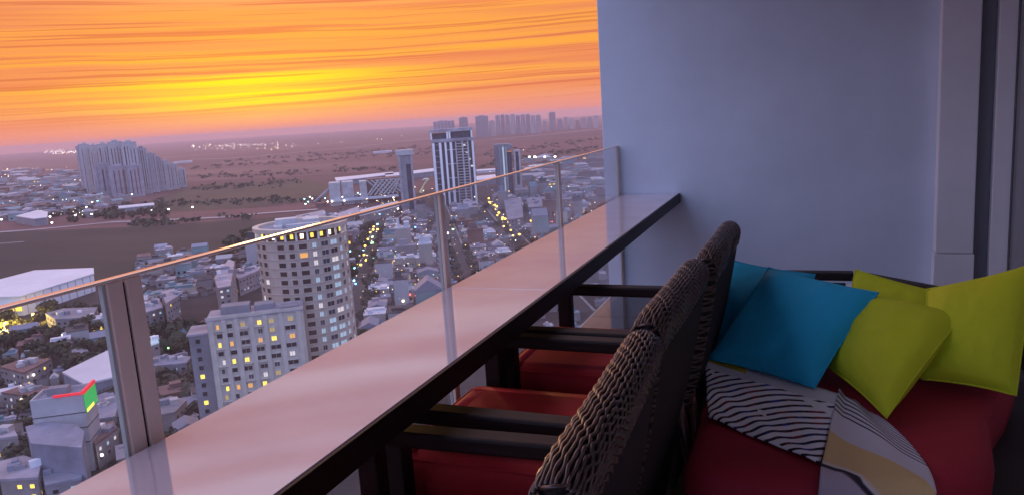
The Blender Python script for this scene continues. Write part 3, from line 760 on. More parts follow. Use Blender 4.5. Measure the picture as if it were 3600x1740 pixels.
# --- towers on the right
o, wd, h = slab('thin_tower', 'narrow grey tower with a flared cap and a dark recessed strip', 'tower', 1014, 1049, 392, 540, 16, 'conc2', 'lav', roofbox=False)
MB().box(-wd*.62, wd*.62, -1.5, 17.5, h+1, h+7).build('cap', M['conc'], o)
MB().box(wd*.02, wd*.34, -.35, -.002, 6, h*.86).build('recess_panel', M['bgrey'], o)
MB().box(wd*.36, wd*.5, -1.0, -.003, 0, h).build('fin', M['lav'], o); MB().box(-wd*.5, -wd*.36, -1.0, -.003, 0, h).build('fin', M['lav'], o)
o, wd, h = slab('glass_tower', 'broad dark glass tower with white ribs and an open crown', 'tower', 1099, 1203, 357, 515, 38, 'bgrey', 'lav', roofbox=False)
r4 = lambda x: ((1300+x/2.263)/D)
P0 = 1151.0; sc_ = wd/104.0
for x, ww in ((545, 3.2), (598, 3.2), (640, 2.6), (682, 3.2), (720, 1.6), (772, 2.0), (815, 2.0), (852, 2.6)):
    xx = (r4(x)-P0)*sc_
    MB().box(xx-ww/2, xx+ww/2, -2.4, -.003, 0, h+.02).build('rib', M['white'] if ww > 2.2 else M['conc'], o)
for i in range(22):
    zz = h-3.6*i-3
    MB().box((r4(722)-P0)*sc_, (r4(812)-P0)*sc_, -1.4, -.002, zz, zz+.9).build('floor_slab', M['conc'], o)
    if i % 2 == 0: MB().box((r4(548)-P0)*sc_, (r4(596)-P0)*sc_, -.8, -.002, zz, zz+.7).build('floor_slab', M['lav'], o)
    if i % 5 == 2: MB().box((r4(640)-P0)*sc_, (r4(722)-P0)*sc_, -1.2, -.002, zz, zz+1.0).build('floor_slab', M['conc'], o)
for k_ in range(4):
    link('window', window_mesh(3.2, 2.4, 'lit_w', 'conc'), o, loc=(wd*(.27+.05*k_), -2.0 if False else -.01, h-5-9*k_))
MB().box(-wd*.52, wd*.52, -2, 39, h+1.0, h+4.5).build('crown_beam', M['lav'], o)
MB().box(-wd*.50, -wd*.12, 2, 36, h+4.51, h+12).build('crown_block', M['bgrey'], o); MB().box(-wd*.06, wd*.46, 2, 36, h+4.51, h+13).build('crown_block', M['bgrey'], o)
MB().box(-wd*.54, wd*.50, 0, 38, h+13.01, h+17).build('crown_roof', M['lav'], o)
for f in (-.5, -.12, -.06, .46): MB().box(wd*f-1, wd*f+1, -.5, 1.9, h+4.51, h+13).build('crown_column', M['white'], o)
# curved-top tower
P_, wd, h, a = front(1251, 1316, 362, 497)
o = thing('curved_tower', 'green grey tower whose roof curls over in a quarter circle, with striped front', 'tower', (P_.x, P_.y, G), a)
w1 = wd*.72
MB().box(-wd/2, -wd/2+w1-wd*.24, 0, 26, -1, h).build('wall', M['conc2'], o)
mb = MB(); cx0 = -wd/2+w1-wd*.24; rr = wd*.24
pr = [(cx0+.02, h-rr*1.3), (cx0+.02, h)]+[(cx0+rr*math.sin(R(9*i)), h-rr*.55*(1-math.cos(R(9*i)))) for i in range(11)]+[(cx0+rr-1.5, h-rr*.55-3), (cx0+2, h-rr*.8)]
vs = [(x, 0, z) for x, z in pr]+[(x, 26, z) for x, z in pr]; n_ = len(pr)
mb.add(vs, [tuple(range(n_)), tuple(reversed(range(n_, 2*n_)))]+[(i, n_+i, n_+(i+1) % n_, (i+1) % n_) for i in range(n_)]); mb.build('curved_roof', M['conc2'], o)
MB().box(cx0+.03, cx0+rr*.75, 1.5, 26, -1, h-rr*1.31).build('glass_bay', M['bgrey'], o)
for f, ww, mm in ((.05, 2.4, 'conc2'), (.20, 1.6, 'lav'), (.34, 1.8, 'glow_b'), (.46, 1.5, 'conc')):  # the pale stripe emits weakly, its brightness is put into the material
    MB().box(-wd/2+w1*f*1.3, -wd/2+w1*f*1.3+ww, -1.2, -.002, 0, h-4).build('stripe', M[mm], o)
h2 = h*.84
MB().box(-wd/2+w1+.1, wd/2, 2, 24, -1, h2).build('lower_wing', M['bgrey'], o)
for f in (.02, .36): MB().box(-wd/2+w1+.1+wd*.28*f*2, -wd/2+w1+2.6+wd*.28*f*2, .6, 1.998, 0, h2+.02).build('stripe', M['conc'], o)
MB().box(-wd/2+w1+.1, wd/2, .6, 24, h2+.03, h2+2).build('wing_roof', M['lav'], o)
# --- far hazy skyline
fars = [(1093, 1146, 306, 352, 'widest pale slab above the glass tower', 60), (1158, 1180, 297, 350, 'small square tower right of the widest slab', 40), (1199, 1231, 293, 346, 'stout tower with a raised roof at the left of the row', 60),
        (1233, 1247, 305, 344, 'short pale block beside the stout tower', 40)]
x = 1249
for i in range(9):
    wv_ = [13, 11, 13, 14, 12, 13, 12, 13, 14][i]; fars.append((x, x+wv_-1.5, 290+[2, 0, 1, -1, 2, 0, -1, 2, 1][i], 341-i*.7, ['first', 'second', 'third', 'fourth', 'fifth', 'sixth', 'seventh', 'eighth', 'last'][i]+' slim slab of the close row on the skyline', 40)); x += wv_
fars += [(1383, 1399, 284, 330, 'tall lone slab right of the close row', 40)]
for x, wv_, yt in ((1367, 9, 306), (1404, 12, 302), (1420, 9, 296), (1433, 12, 300), (1449, 8, 304), (1462, 14, 298), (1480, 9, 296), (1494, 12, 293)):
    fars.append((x, x+wv_, yt, 330-(x-1367)*.06, 'faint far skyline block near the wall, '+{1367: 'shortest, left of the lone slab', 1404: 'right beside the lone slab', 1420: 'third of the row', 1433: 'broad one in the middle', 1449: 'lowest of the right half', 1462: 'broadest', 1480: 'last but one', 1494: 'last before the wall'}[x], 40))
for (a, b_, yt, yb, lb, dpt) in fars:
    o, wd, h = slab('skyline_block', lb, 'tower', a, b_, yt, yb, dpt*1.6, random.choice(('conc', 'lav', 'conc2')), 'lav2', group='towers on the far skyline', ribs=3 if b_-a < 20 else 6, ribm=random.choice(('lav2', 'conc2')))

# --- stadium-like building with the lattice wall
P_, wd, h, a = front(830, 1010, 452, 512)
o = thing('lattice_hall', 'low pale hall with a lattice of crossing bars and two tall blank blocks', 'hall', (P_.x, P_.y, G), a)
s5 = wd/(1480-350)*1.0
fx = lambda x: -wd/2+(x-350)*s5
def yz(y): return max(1, h*(1-(y-290)/330.0))
MB().box(fx(375), fx(545), 0, 30, -1, yz(305)).build('block', M['conc'], o); MB().box(fx(572), fx(745), 4, 34, -1, yz(308)).build('block', M['conc'], o)
MB().box(fx(746), fx(838), 6, 30, -1, yz(500)).build('low_block', M['lav'], o); MB().box(fx(845), fx(955), 0, 30, -1, yz(315)).build('block', M['conc'], o)
MB().box(fx(956), fx(1480), 12, 40, -1, yz(300)).build('hall_body', M['rust'], o)
for i in range(7):
    x0 = 960+i*72
    MB().tube([(fx(x0), 3, yz(310)), (fx(min(1560, x0+260)), 3, yz(520))], 1.2, 6).build('lattice_bar', M['conc'], o)
    MB().tube([(fx(min(1480, x0+200)), 1, yz(310)), (fx(max(950, x0-40)), 1, yz(520))], 1.2, 6).build('lattice_bar', M['conc'], o)
MB().tube([(fx(120), 8, yz(560)), (fx(250), 8, yz(470)), (fx(400), 8, yz(370))], 2.0, 6).build('sloping_brace', M['lav'], o)
MB().box(fx(150), fx(300), 9, 26, -1, yz(575)).build('annex', M['rust'], o)
MB().box(fx(380), fx(1440), -3, -.5, yz(565), yz(530)).build('canopy', M['wroof'], o)
for i, (pts, lb) in enumerate([([(968, 439), (1016, 434), (1100, 424), (1102, 431), (1018, 441), (970, 446)], 'long pale roof running behind the thin tower'), ([(1196, 446), (1245, 441), (1252, 449), (1200, 456)], 'pale roof between the glass tower and the curved tower'),
                               ([(842, 449), (905, 443), (988, 434), (990, 440), (908, 450), (846, 457)], 'thin white canopy roof above the lattice hall')]):
    z0 = G+9; P3 = [atz(x*D, y*D, z0) for x, y in pts]; c_ = sum(P3, Vector())/len(P3)
    o = thing('long_shed', lb, 'shed', (c_.x, c_.y, G)); MB().prism([(p.x-c_.x, p.y-c_.y) for p in P3], 9, 10.2).build('roof', M['wroof'], o)
    MB().prism([((p.x-c_.x)*.96, (p.y-c_.y)*.96) for p in P3], -1, 8.99).build('wall', M['conc2'], o)
# pale sculptural wing
P_, wd, h, a = front(1058, 1085, 451, 488)
o = thing('wing_canopy', 'pale yellow sculptural canopy rising in a curl between two towers', 'canopy', (P_.x, P_.y, G), a)
mb = MB(); pts = []
for i in range(13):
    q = i/12; pts.append(((-.45+.8*q**1.5)*wd, 0, h*(.05+.95*q)))
mb.tube(pts, [wd*(.20-.12*math.sin(q_*3.0/12)) for q_ in range(13)], 8); mb.build('curl', mat('pale_yellow_shell', (.75, .70, .38), .6), o, smooth=True)
MB().tube([(wd*.35, 0, h*.98), (0, 0, h*.99), (-wd*.3, 0, h*.9)], [wd*.07, wd*.1, wd*.04], 8).build('tip', M['wroof'], o, smooth=True)

# --- bottom left: shop block with sign, warehouse, tent roof and neighbours
def roofed(name, label, cat, pts, hgt, wall='conc', roof='lav', group=None, over=1.0, rth=.8):
    P3 = [atz(x*D, y*D, G+hgt) for x, y in pts]; c_ = sum(P3, Vector())/len(P3)
    o = thing(name, label, cat, (c_.x, c_.y, G), 0, group); L = [(p.x-c_.x, p.y-c_.y) for p in P3]
    MB().prism(L, -1, hgt-.01).build('wall', M[wall], o)
    MB().prism([(x*1.02, y*1.02) for x, y in L], hgt, hgt+rth).build('roof', M[roof], o)
    if name in ('low_building', 'building', 'hall'):
        rnd = random.Random(int(hgt*7+len(label)*13)); n = len(L)
        Q = L if sum(L[i][0]*L[(i+1) % n][1]-L[(i+1) % n][0]*L[i][1] for i in range(n)) > 0 else L[::-1]
        for i in range(n):
            a, b = Vector((*Q[i], 0)), Vector((*Q[(i+1) % n], 0)); e = b-a
            if e.length < 4: continue
            nrm = Vector((e.y, -e.x, 0)).normalized(); mid = c_+(a+b)/2
            if nrm.dot(Vector((-mid.x, -mid.y, 0))) < 0: continue
            cols = max(1, min(7, int(e.length/3.4))); z = hgt-2.0; rz = math.atan2(nrm.y, nrm.x)+math.pi/2; r = 0
            while z > 1.2 and r < 4:
                for q in range(cols):
                    p = a+e*(q+.5)/cols+nrm*.003
                    if rnd.random() < .12: continue
                    link('window', window_mesh(1.7, 1.5, rnd.choice(('pane', 'pane', 'pane', 'bgrey', 'lit_w', 'lit_y', 'glow_b', 'pane')), wall), o, loc=(p.x, p.y, z)).rotation_euler.z = rz
                z -= 3.2; r += 1
        sx = max(abs(x) for x, y in L); sy = max(abs(y) for x, y in L)
        for q in range(5):
            x, y = rnd.uniform(-.4, .4)*sx, rnd.uniform(-.4, .4)*sy; w_ = rnd.uniform(.8, 2.6); d_ = rnd.uniform(.8, 2.0)
            MB().box(-w_, w_, -d_, d_, 0, rnd.uniform(.7, 2.4)).build('roof_unit', M[rnd.choice(('conc', 'conc2', 'white', 'lav2'))], o, loc=(x, y, hgt+rth+.005)).rotation_euler.z = rnd.choice((.3, .9, -.4))
    return o, L
WH, L = roofed('warehouse', 'big white flat-roofed warehouse at the left edge behind the railing', 'warehouse', [(-50, 718), (87, 682), (233, 676), (234, 690), (53, 746), (-70, 750)], 13, 'white', 'wroof')
e0, e1 = Vector((*L[4], 0)), Vector((*L[5], 0)); d = (e1-e0).normalized(); nn = Vector((-d.y, d.x, 0)); nn = -nn if (nn.dot(e0) < 0) else nn
for i in range(6):
    p = e0+(e1-e0)*(i+.5)/6+nn*.1
    wo = link('window', window_mesh(5.5, 3.6, 'lit_y' if i < 4 else 'lit_w', 'conc'), WH, loc=(p.x, p.y, 5)); wo.rotation_euler.z = math.atan2(d.y, d.x)+(math.pi if nn.dot(Vector((d.y, -d.x, 0))) < 0 else 0)
e0, e1 = Vector((*L[3], 0)), Vector((*L[4], 0)); d = (e1-e0).normalized(); nn = Vector((-d.y, d.x, 0)); nn = -nn if (nn.dot((e0+e1)/2) < 0) else nn
for i in range(9):
    p = e0+(e1-e0)*(i+.5)/9
    MB().box(p.x-.3, p.x+.3, p.y-.3, p.y+.3, 0, 12.9).build('wall_pier', M['conc'], WH)
sd_ = 292.0; dd = ray(170*D, 1060*D); q = sd_/math.hypot(dd.x, dd.y); SC = Vector((dd.x*q, dd.y*q, 0)); px_ = q/F_PX*D
SA = math.atan2(-SC.x, SC.y)+R(-20); SH = top_at(170*D, 990*D, SC)-G
sbk = thing('shop_block', 'pale boxy shop block with banded front and a lit sign on its roof corner', 'shop building', (SC.x, SC.y, G), SA)
SW, SD = 118*px_, 62*px_*1.4
MB().box(-SW/2, SW/2, -SD/2, SD/2, -1, SH).build('wall', M['conc'], sbk)
for i in range(3): MB().box(-SW/2-.12, SW/2+.12, -SD/2-.15, SD/2+.15, SH-5.2*i-5.2, SH-5.2*i-4.9).build('groove_band', M['dark_frame'], sbk)
ro = MB().box(-SW/2+.5, SW/2-.5, -SD/2+.5, SD/2-.5, SH+.01, SH+.2).build('roof', M['lav2'], sbk)
for (a0, a1, b0, b1) in ((-SW/2, SW/2, -SD/2, -SD/2+.49), (-SW/2, SW/2, SD/2-.49, SD/2), (-SW/2, -SW/2+.49, -SD/2+.491, SD/2-.491), (SW/2-.49, SW/2, -SD/2+.491, SD/2-.491)):
    MB().box(a0, a1, b0, b1, SH+.011, SH+1.2).build('parapet', M['conc'], sbk)
MB().box(-SW*.3, SW*.1, 0, SD*.3, SH+.21, SH+2.6).build('roof_house', M['conc2'], sbk)
sg_ = thing('lit_sign', 'red green and yellow lit sign wrapped round the roof corner of the shop block', 'sign', (SC.x, SC.y, G), SA)
MB().box(SW/2+.16, SW/2+.5, -SD/2+.3, SD/2, SH-5.5, SH+.9).build('green_panel', mat('green_sign', (.05, .3, .08), .5, emit=(.02, .42, .08), es=.8), sg_)
MB().box(SW/2-.3, SW/2+.6, -SD/2-.3, SD/2+.2, SH+1.21, SH+2.3).build('red_band', mat('red_sign', (.5, .03, .04), .5, emit=(.75, .02, .04), es=.8), sg_)
MB().box(-SW*.06, SW/2-.31, -SD/2-.32, -SD/2+.6, SH+1.22, SH+1.9).build('red_band', bpy.data.materials['red_sign'], sg_)
MB().box(SW/2+.51, SW/2+.6, -SD/2+.3, SD*.15, SH-5.3, SH-4.2).build('yellow_stripe', M['lit_y'], sg_)
roofed('tent_roof_hall', 'pale hall with angled roof behind the shop block, beside the railing post', 'hall', [(159, 939), (235, 902), (277, 882), (290, 905), (300, 948), (212, 968)], 12, 'lav2', 'wroof')
roofed('grey_block', 'lower grey block with small lights directly before the shop block', 'building', [(66, 1078), (110, 1066), (190, 1072), (212, 1090), (205, 1130), (80, 1120)], 19, 'lav2', 'lav2')
nb_ = [([(0, 1165), (60, 1150), (105, 1165), (95, 1205), (0, 1210)], 12, 'lav', 'low lavender roof at the left frame edge'), ([(105, 1185), (180, 1160), (215, 1172), (205, 1205), (115, 1225)], 10, 'lav2', 'low blue grey roof under the grey block'),
       ([(-40, 1085), (30, 1075), (45, 1100), (-30, 1110)], 12, 'lav', 'small pale roof left of the grey block'), ([(0, 925), (60, 905), (130, 905), (60, 940)], 8, 'rust', 'flat brown roof above the trees at left'),
       ([(5, 990), (60, 972), (130, 975), (80, 1000)], 7, 'rust', 'long dark roof behind the shop block'), ([(115, 790), (160, 778), (245, 775), (230, 800), (140, 805)], 9, 'conc2', 'grey house row beneath the warehouse'),
       ([(215, 1010), (280, 985), (300, 1010), (290, 1050), (230, 1060)], 8, 'lav2', 'blue grey house right of the lit sign'), ([(225, 1085), (285, 1062), (295, 1080), (240, 1120)], 9, 'rust', 'orange tinted roof at the foot of the railing post'),
       ([(370, 1020), (430, 1000), (470, 1010), (440, 1040), (385, 1050)], 9, 'conc2', 'grey house just above the table corner'), ([(355, 905), (420, 895), (480, 900), (470, 915), (370, 925)], 8, 'lav2', 'green lit flat roof left of the grey apartment block'),
       ([(540, 700), (575, 655), (590, 660), (580, 720), (548, 726)], 22, 'lav', 'slim lavender block left of the round tower'), ([(575, 690), (640, 668), (655, 680), (600, 702)], 12, 'lav', 'long pale roof close left of the round tower'),
       ([(405, 735), (438, 728), (450, 745), (418, 765)], 17, 'lav', 'pale block with a mast among the low houses'), ([(350, 765), (400, 752), (410, 775), (360, 790)], 12, 'lav', 'pale block beside the railing post'),
       ([(345, 860), (390, 845), (400, 862), (350, 880)], 13, 'glow_b', 'white lit roof right of the railing post'),  # this roof emits weakly, brightness painted in rather than cast by lamps
       ([(900, 532), (1000, 508), (1004, 520), (905, 545)], 9, 'wroof', 'white roof with rows of lights behind the railing'), ([(822, 548), (900, 522), (905, 534), (830, 560)], 11, 'lav', 'long lavender roof behind the round tower'),
       ([(745, 545), (815, 530), (820, 545), (760, 560)], 11, 'lav2', 'pale roof left behind the round tower crown'),
       ([(1267, 503), (1312, 499), (1316, 548), (1278, 555)], 10, 'lav2', 'large blue grey roof near the yellow lamps'), ([(1324, 500), (1378, 498), (1384, 520), (1330, 524)], 10, 'lav2', 'second large blue grey roof right of the yellow lamps')]
for pts, hg, rf_, lb in nb_:
    roofed('low_building', lb, 'building', pts, hg, 'house' if rf_ != 'lav2' else 'conc2', rf_)
for lbl, pts, hg in (('pale oblong shed beyond the country road', [(298, 520), (386, 512), (388, 517), (300, 526)], 9), ('pale tilted house by the left town', [(40, 545), (95, 530), (120, 535), (118, 548), (85, 552)], 10)):
    roofed('field_building', lbl, 'building', pts, hg, 'conc2', 'wroof')

# ------------------------------------------------------------------ low houses
placed = []
def free(x, y, r):
    for (a, b_, q) in placed:
        if (x-a)**2+(y-b_)**2 < (r+q)**2: return False
    return True
for o in list(S.objects):
    if o.parent is None and o.type == 'EMPTY' and o.get('category') and o.location.z < -50 and o.location.y > 100:
        rad = 6.0
        for chd in o.children:
            if chd.type == 'MESH':
                for v in chd.data.vertices: rad = max(rad, math.hypot(v.co.x+chd.location.x, v.co.y+chd.location.y))
        placed.append((o.location.x, o.location.y, min(rad*.8, 60)))
hw_mesh, hr_mesh = [], []
for i in range(7):
    mb = MB(); hh = .75+.08*i
    mb.box(-.5, .5, -.5, .5, -.05, hh)
    hw_mesh.append((mb.mesh('house_wall', [M['house'], M['beige'], M['conc2'], M['brick'], M['house2'], M['tealw'], M['conc']][i % 7]), hh))
def roof_mesh(i, hh):
    mb = MB(); mb.box(-.52, .52, -.52, .52, hh+.002, hh+.05)
    rq = random.Random(i*3+1)
    for q in range(3):
        x, y, a_ = rq.uniform(-.42, .3), rq.uniform(-.42, .3), rq.uniform(.06, .16)
        if i % 3 != 2: mb.box(x, x+a_, y, y+a_*1.3, hh+.052+.0007*q, hh+.08+.05*rq.random())
    if i % 3 == 0: mb.box(-.3, .05, -.1, .35, hh+.051, hh+.32)
    if i % 3 == 1: mb.box(.1, .45, -.45, .4, hh+.051, hh+.22); mb.box(-.4, -.2, .1, .3, hh+.051, hh+.35)
    if i % 3 == 2:
        z = hh+.051; mb.add([(-.5, -.5, z), (.5, -.5, z), (.5, .5, z), (-.5, .5, z), (-.5, 0, z+.28), (.5, 0, z+.28)], [(0, 1, 5, 4), (2, 3, 4, 5), (1, 2, 5), (3, 0, 4), (3, 2, 1, 0)])
    return mb
mats_r = ['lav', 'tealroof', 'conc', 'rust', 'wroof', 'lav2', 'darkroof']
hroof = [roof_mesh(i, hw_mesh[i][1]).mesh('house_roof', M[mats_r[i]]) for i in range(7)]
hpane = []
for i in range(2):
    mb = MB()
    for x in (-.3, .05, .32): mb.box(x-.07, x+.07, -.515, -.501, .28, .52)
    hpane.append(mb.mesh('house_windows', M[('pane', 'lit_y')[i]]))
spots = []
# street grid below the railing
for (v0_, v1_, u0_, u1_) in ((-36, 22, 345, 552), (-36, 22, 568, 726), (-36, 22, 746, 1000), (38, 79, 430, 724), (38, 79, 748, 1000), (94, 180, 520, 725), (94, 190, 746, 1000), (-140, -54, 560, 726), (-120, -54, 746, 900)):
    v = v0_+7
    while v < v1_-5:
        u = u0_+8
        while u < u1_-6:
            if random.random() < .9: spots.append((uv2(u+random.uniform(-1.5, 1.5), v+random.uniform(-1, 1)), random.choice((random.uniform(9, 13), random.uniform(12, 16.5))), random.choice((random.uniform(8, 11), random.uniform(11, 14.5))), random.uniform(4, 10) if random.random() < .9 else random.uniform(14, 24), TH+random.choice((0, math.pi/2)), 'grid'))
            u += 16
        v += 15.5
# rows along the diagonal lane left of the grey block
for i in range(95):
    x, y = random.uniform(352, 660), random.uniform(640, 830)
    if y > 905-.42*(x-350): continue
    spots.append((gd(x, y), random.uniform(9, 15), random.uniform(9, 14), random.uniform(4, 9), R(-52)+random.choice((0, math.pi/2)), 'lane'))
for i in range(60):
    x, y = random.uniform(-20, 520), random.uniform(815, 1260)
    spots.append((gd(x, y), random.uniform(9, 14), random.uniform(8, 12), random.uniform(4, 8), R(-40)+random.choice((0, math.pi/2)), 'near'))
# town on the left behind the road, thinning with distance
for i in range(420):
    x = random.uniform(-30, 330)*random.random()**.25 if random.random() < .5 else random.uniform(-30, 215); y = 430+130*random.random()**.8
    if x > 205 and y < 500: continue
    if y > 562-x*.06: continue
    P = gd(x, y); s_ = max(1, math.hypot(P.x, P.y)/1300)
    spots.append((P, random.uniform(12, 26)*s_, random.uniform(10, 18)*s_, random.uniform(5, 11)*min(1.3, s_), random.uniform(0, 3), 'town'))
for i in range(90):
    x, y = random.uniform(1320, 1516), random.uniform(400, 500)
    P = gd(x, y); s_ = max(1, math.hypot(P.x, P.y)/900)
    spots.append((P, random.uniform(12, 26)*s_, random.uniform(10, 18)*s_, random.uniform(5, 9), TH+random.choice((0, 1.57)), 'right'))
# small sheds and lean-tos that fill the gaps between the houses
for i in range(1500):
    q = random.random()
    if q < .6:
        P = uv2(random.uniform(350, 1000), random.choice((random.uniform(-36, 23), random.uniform(37, 80), random.uniform(93, 180), random.uniform(-130, -54)))); rz = TH; d_ = 'grid'
    elif q < .85: P = gd(random.uniform(345, 665), random.uniform(650, 840)); rz = R(-52); d_ = 'lane'
    else: P = gd(random.uniform(-20, 500), random.uniform(800, 1240)); rz = R(-40); d_ = 'near'
    spots.append((P, random.uniform(3.5, 6.5), random.uniform(3.5, 6.0), random.uniform(2.6, 5.5), rz+random.uniform(-.15, .15), d_))
spots = [s for s in spots if s[0].length > 120]
good = []
for s in spots:
    r_ = .42*(s[1]+s[2])/2*(.9 if s[5] == 'grid' else 1.0)
    if free(s[0].x, s[0].y, r_*.9):
        placed.append((s[0].x, s[0].y, r_)); good.append(s)
good.sort(key=lambda s: math.hypot(s[0].x, s[0].y)/(s[1]*1.0))
HL = {'grid': ('flat roofed house in the street grid below the railing', 'houses in the street grid'), 'lane': ('small house among the lane rows left of the round tower', 'houses along the lane'),
      'near': ('house among dark trees at the bottom left', 'houses among the trees'), 'town': ('far low house of the town on the left', 'houses of the far left town'), 'right': ('low house beyond the railing close to the end wall', 'houses near the end wall')}
rest = MB(); rest_m = ['house', 'lav', 'lav2', 'rust', 'conc', 'darkroof', 'tealroof']
for n_, (P, a, b_, hh, rz, dist) in enumerate(good):
    i = random.randrange(7)
    if n_ < 296:
        rc = ('lavender', 'teal', 'pale grey', 'rusty', 'white', 'blue grey', 'dark')[i]; rs = ('box roof', 'two box roof', 'gabled')[i % 3]
        hs = 'tall ' if hh > 9 else 'squat ' if hh < 6 else ''
        u_, v_ = P.dot(ud), P.dot(vd)
        if dist == 'grid': pl = ('left of the avenue' if v_ < -44 else 'beside the avenue' if v_ < 30 else 'between the two streets' if v_ < 86 else 'near the large roofs')+(' past the cross street' if u_ > 735 else '')
        else: pl = {'lane': 'left of the round tower', 'near': 'among the bottom left trees', 'town': 'in the far left town', 'right': 'near the end wall'}[dist]
        o = thing('house', hs+rc+' '+rs+' house '+pl, 'house', (P.x, P.y, G), rz, HL[dist][1]); o.scale = (a, b_, hh)
        link('wall', hw_mesh[i][0], o); link('roof', hroof[i], o)
        if dist in ('near', 'lane') or random.random() < .6: link('windows', hpane[1 if random.random() < .18 else 0], o)
    else:
        Mx = Matrix.Translation((P.x, P.y, G)) @ Matrix.Rotation(rz, 4, 'Z') @ Matrix.Diagonal((a, b_, hh, 1))
        rest.box(-.5, .5, -.5, .5, -.05, .9, 0, Mx); rb = roof_mesh(i, .9); rest.add([Mx @ Vector(v) for v in rb.v], rb.f, 1+random.randrange(6))
tag(rest.build('low_houses', [M[q_] for q_ in rest_m]), kind='stuff')

# ------------------------------------------------------------------ trees
def crown_mesh(seed, m_):
    rnd = random.Random(seed); mb = MB(); lobes = [(Vector((rnd.uniform(-.35, .35), rnd.uniform(-.35, .35), .62+rnd.uniform(-.16, .22))), rnd.uniform(.20, .34)) for _ in range(7)]
    for c_, r in lobes:
        for _ in range(42):
            d = Vector((rnd.gauss(0, 1), rnd.gauss(0, 1), rnd.gauss(0, .8))).normalized(); p = c_+d*r*rnd.uniform(.6, 1.05)
            t1 = d.orthogonal().normalized(); t1 = (t1+d.cross(t1)*rnd.uniform(-1, 1)+d*rnd.uniform(-.6, .6)).normalized(); t2 = d.cross(t1)+d*rnd.uniform(-.5, .5); s_ = rnd.uniform(.05, .11)
            mb.add([p-t1*s_-t2*s_*.6, p+t1*s_-t2*s_*.5, p+t1*s_*.4+t2*s_, p-t1*s_*.6+t2*s_*.8], [(0, 1, 2, 3)])
    return mb.mesh('crown', m_)
crowns = [crown_mesh(i, M['leaf'] if i % 3 else M['leaf2']) for i in range(5)]
tm = MB(); tm.tube([(0, 0, -.02), (.01, 0, .3), (-.01, .01, .55)], [.045, .035, .02], 7); tm.tube([(0, 0, .28), (.15, .05, .5), (.22, .08, .62)], [.025, .018, .008], 5); tm.tube([(0, 0, .33), (-.14, -.05, .55), (-.2, -.1, .66)], [.022, .016, .007], 5)
tme = tm.mesh('trunk', M['bark'])
LMK = [('the warehouse', gd(115, 770)), ('the shop block', SC), ('the grey apartment block', BC), ('the round tower', TC), ('the tent roof hall', gd(235, 965)), ('the low grey block', gd(140, 1150)),
       ('the yellow lamp row', gd(1250, 545)), ('the thin tower', gd(1032, 540)), ('the glass tower', gd(1150, 515)), ('the curved tower', gd(1285, 497)), ('the lattice hall', gd(920, 512)), ('the field shed', gd(340, 526)),
       ('the slab tower cluster', gd(330, 500)), ('the bottom left corner', gd(30, 1230)), ('the brown roofs', gd(70, 950)), ('the railing post', gd(330, 1050)), ('the slim lavender block', gd(565, 725)), ('the table edge', gd(1180, 770)),
       ('the big blue grey roofs', gd(1330, 525)), ('the mast block', gd(430, 760)), ('the tilted town house', gd(85, 552))]
def near_words(P):
    nm, Q = min(LMK, key=lambda l: (l[1]-P).xy.length)
    az_ = math.atan2(-P.x, P.y)-math.atan2(-Q.x, Q.y); ds = math.hypot(P.x, P.y)-math.hypot(Q.x, Q.y); sd = az_*math.hypot(Q.x, Q.y)
    if abs(sd) > abs(ds): return ('left of ' if sd > 0 else 'right of ')+nm
    return ('behind ' if ds > 0 else 'before ')+nm
TL = {'near': ('dark leafy tree among the houses at the bottom left', 'trees among the houses'), 'ave': ('dark street tree along the avenue right of the round tower', 'trees along the avenue'), 'str': ('street tree between the low roofs', 'trees between the low roofs'), 'edge': ('tree along the country road', 'trees along the country road')}
tp = []
for i in range(330):
    x, y = random.uniform(-20, 520), random.uniform(770, 1260)
    tp.append((gd(x, y), random.uniform(6, 11), 'near'))
for i in range(90): tp.append((uv2(random.uniform(360, 1000), -44+random.choice((-1, 1))*random.uniform(6.5, 12)), random.uniform(6, 10), 'ave'))
for i in range(70): tp.append((uv2(random.uniform(420, 1000), 30+random.choice((-1, 1))*random.uniform(5.5, 8)), random.uniform(5, 8), 'str'))
for i in range(40): tp.append((uv2(random.uniform(500, 900), 86+random.choice((-1, 1))*random.uniform(5.5, 9)), random.uniform(5, 9), 'str'))
for i in range(60): tp.append((gd(random.uniform(560, 680), random.uniform(590, 700)), random.uniform(7, 11), 'near'))
for i in range(60):
    x = random.uniform(150, 640); tp.append((gd(x, 575-.062*x-random.uniform(4, 24)), random.uniform(7, 11), 'edge'))
tp = [t_ for t_ in tp if free(t_[0].x, t_[0].y, 1.5)]
tp.sort(key=lambda t_: math.hypot(t_[0].x, t_[0].y)/t_[1])
wood = MB()
for n_, (P, s_, kk) in enumerate(tp):
    if n_ < 290:
        ci = random.randrange(5); ds = math.hypot(P.x, P.y)
        tl = ('large ' if s_ > 9 else 'small ' if s_ < 7 else 'medium ')+('olive ' if ci % 3 == 0 else 'dark green ')+{'near': 'leafy tree ', 'ave': 'avenue tree ', 'str': 'street tree ', 'edge': 'roadside tree '}[kk]+near_words(P)
        o = thing('tree', tl, 'tree', (P.x, P.y, G), random.uniform(0, 6), TL[kk][1]); o.scale = (s_*1.05, s_*1.05, s_)
        link('crown', crowns[ci], o); link('trunk', tme, o)
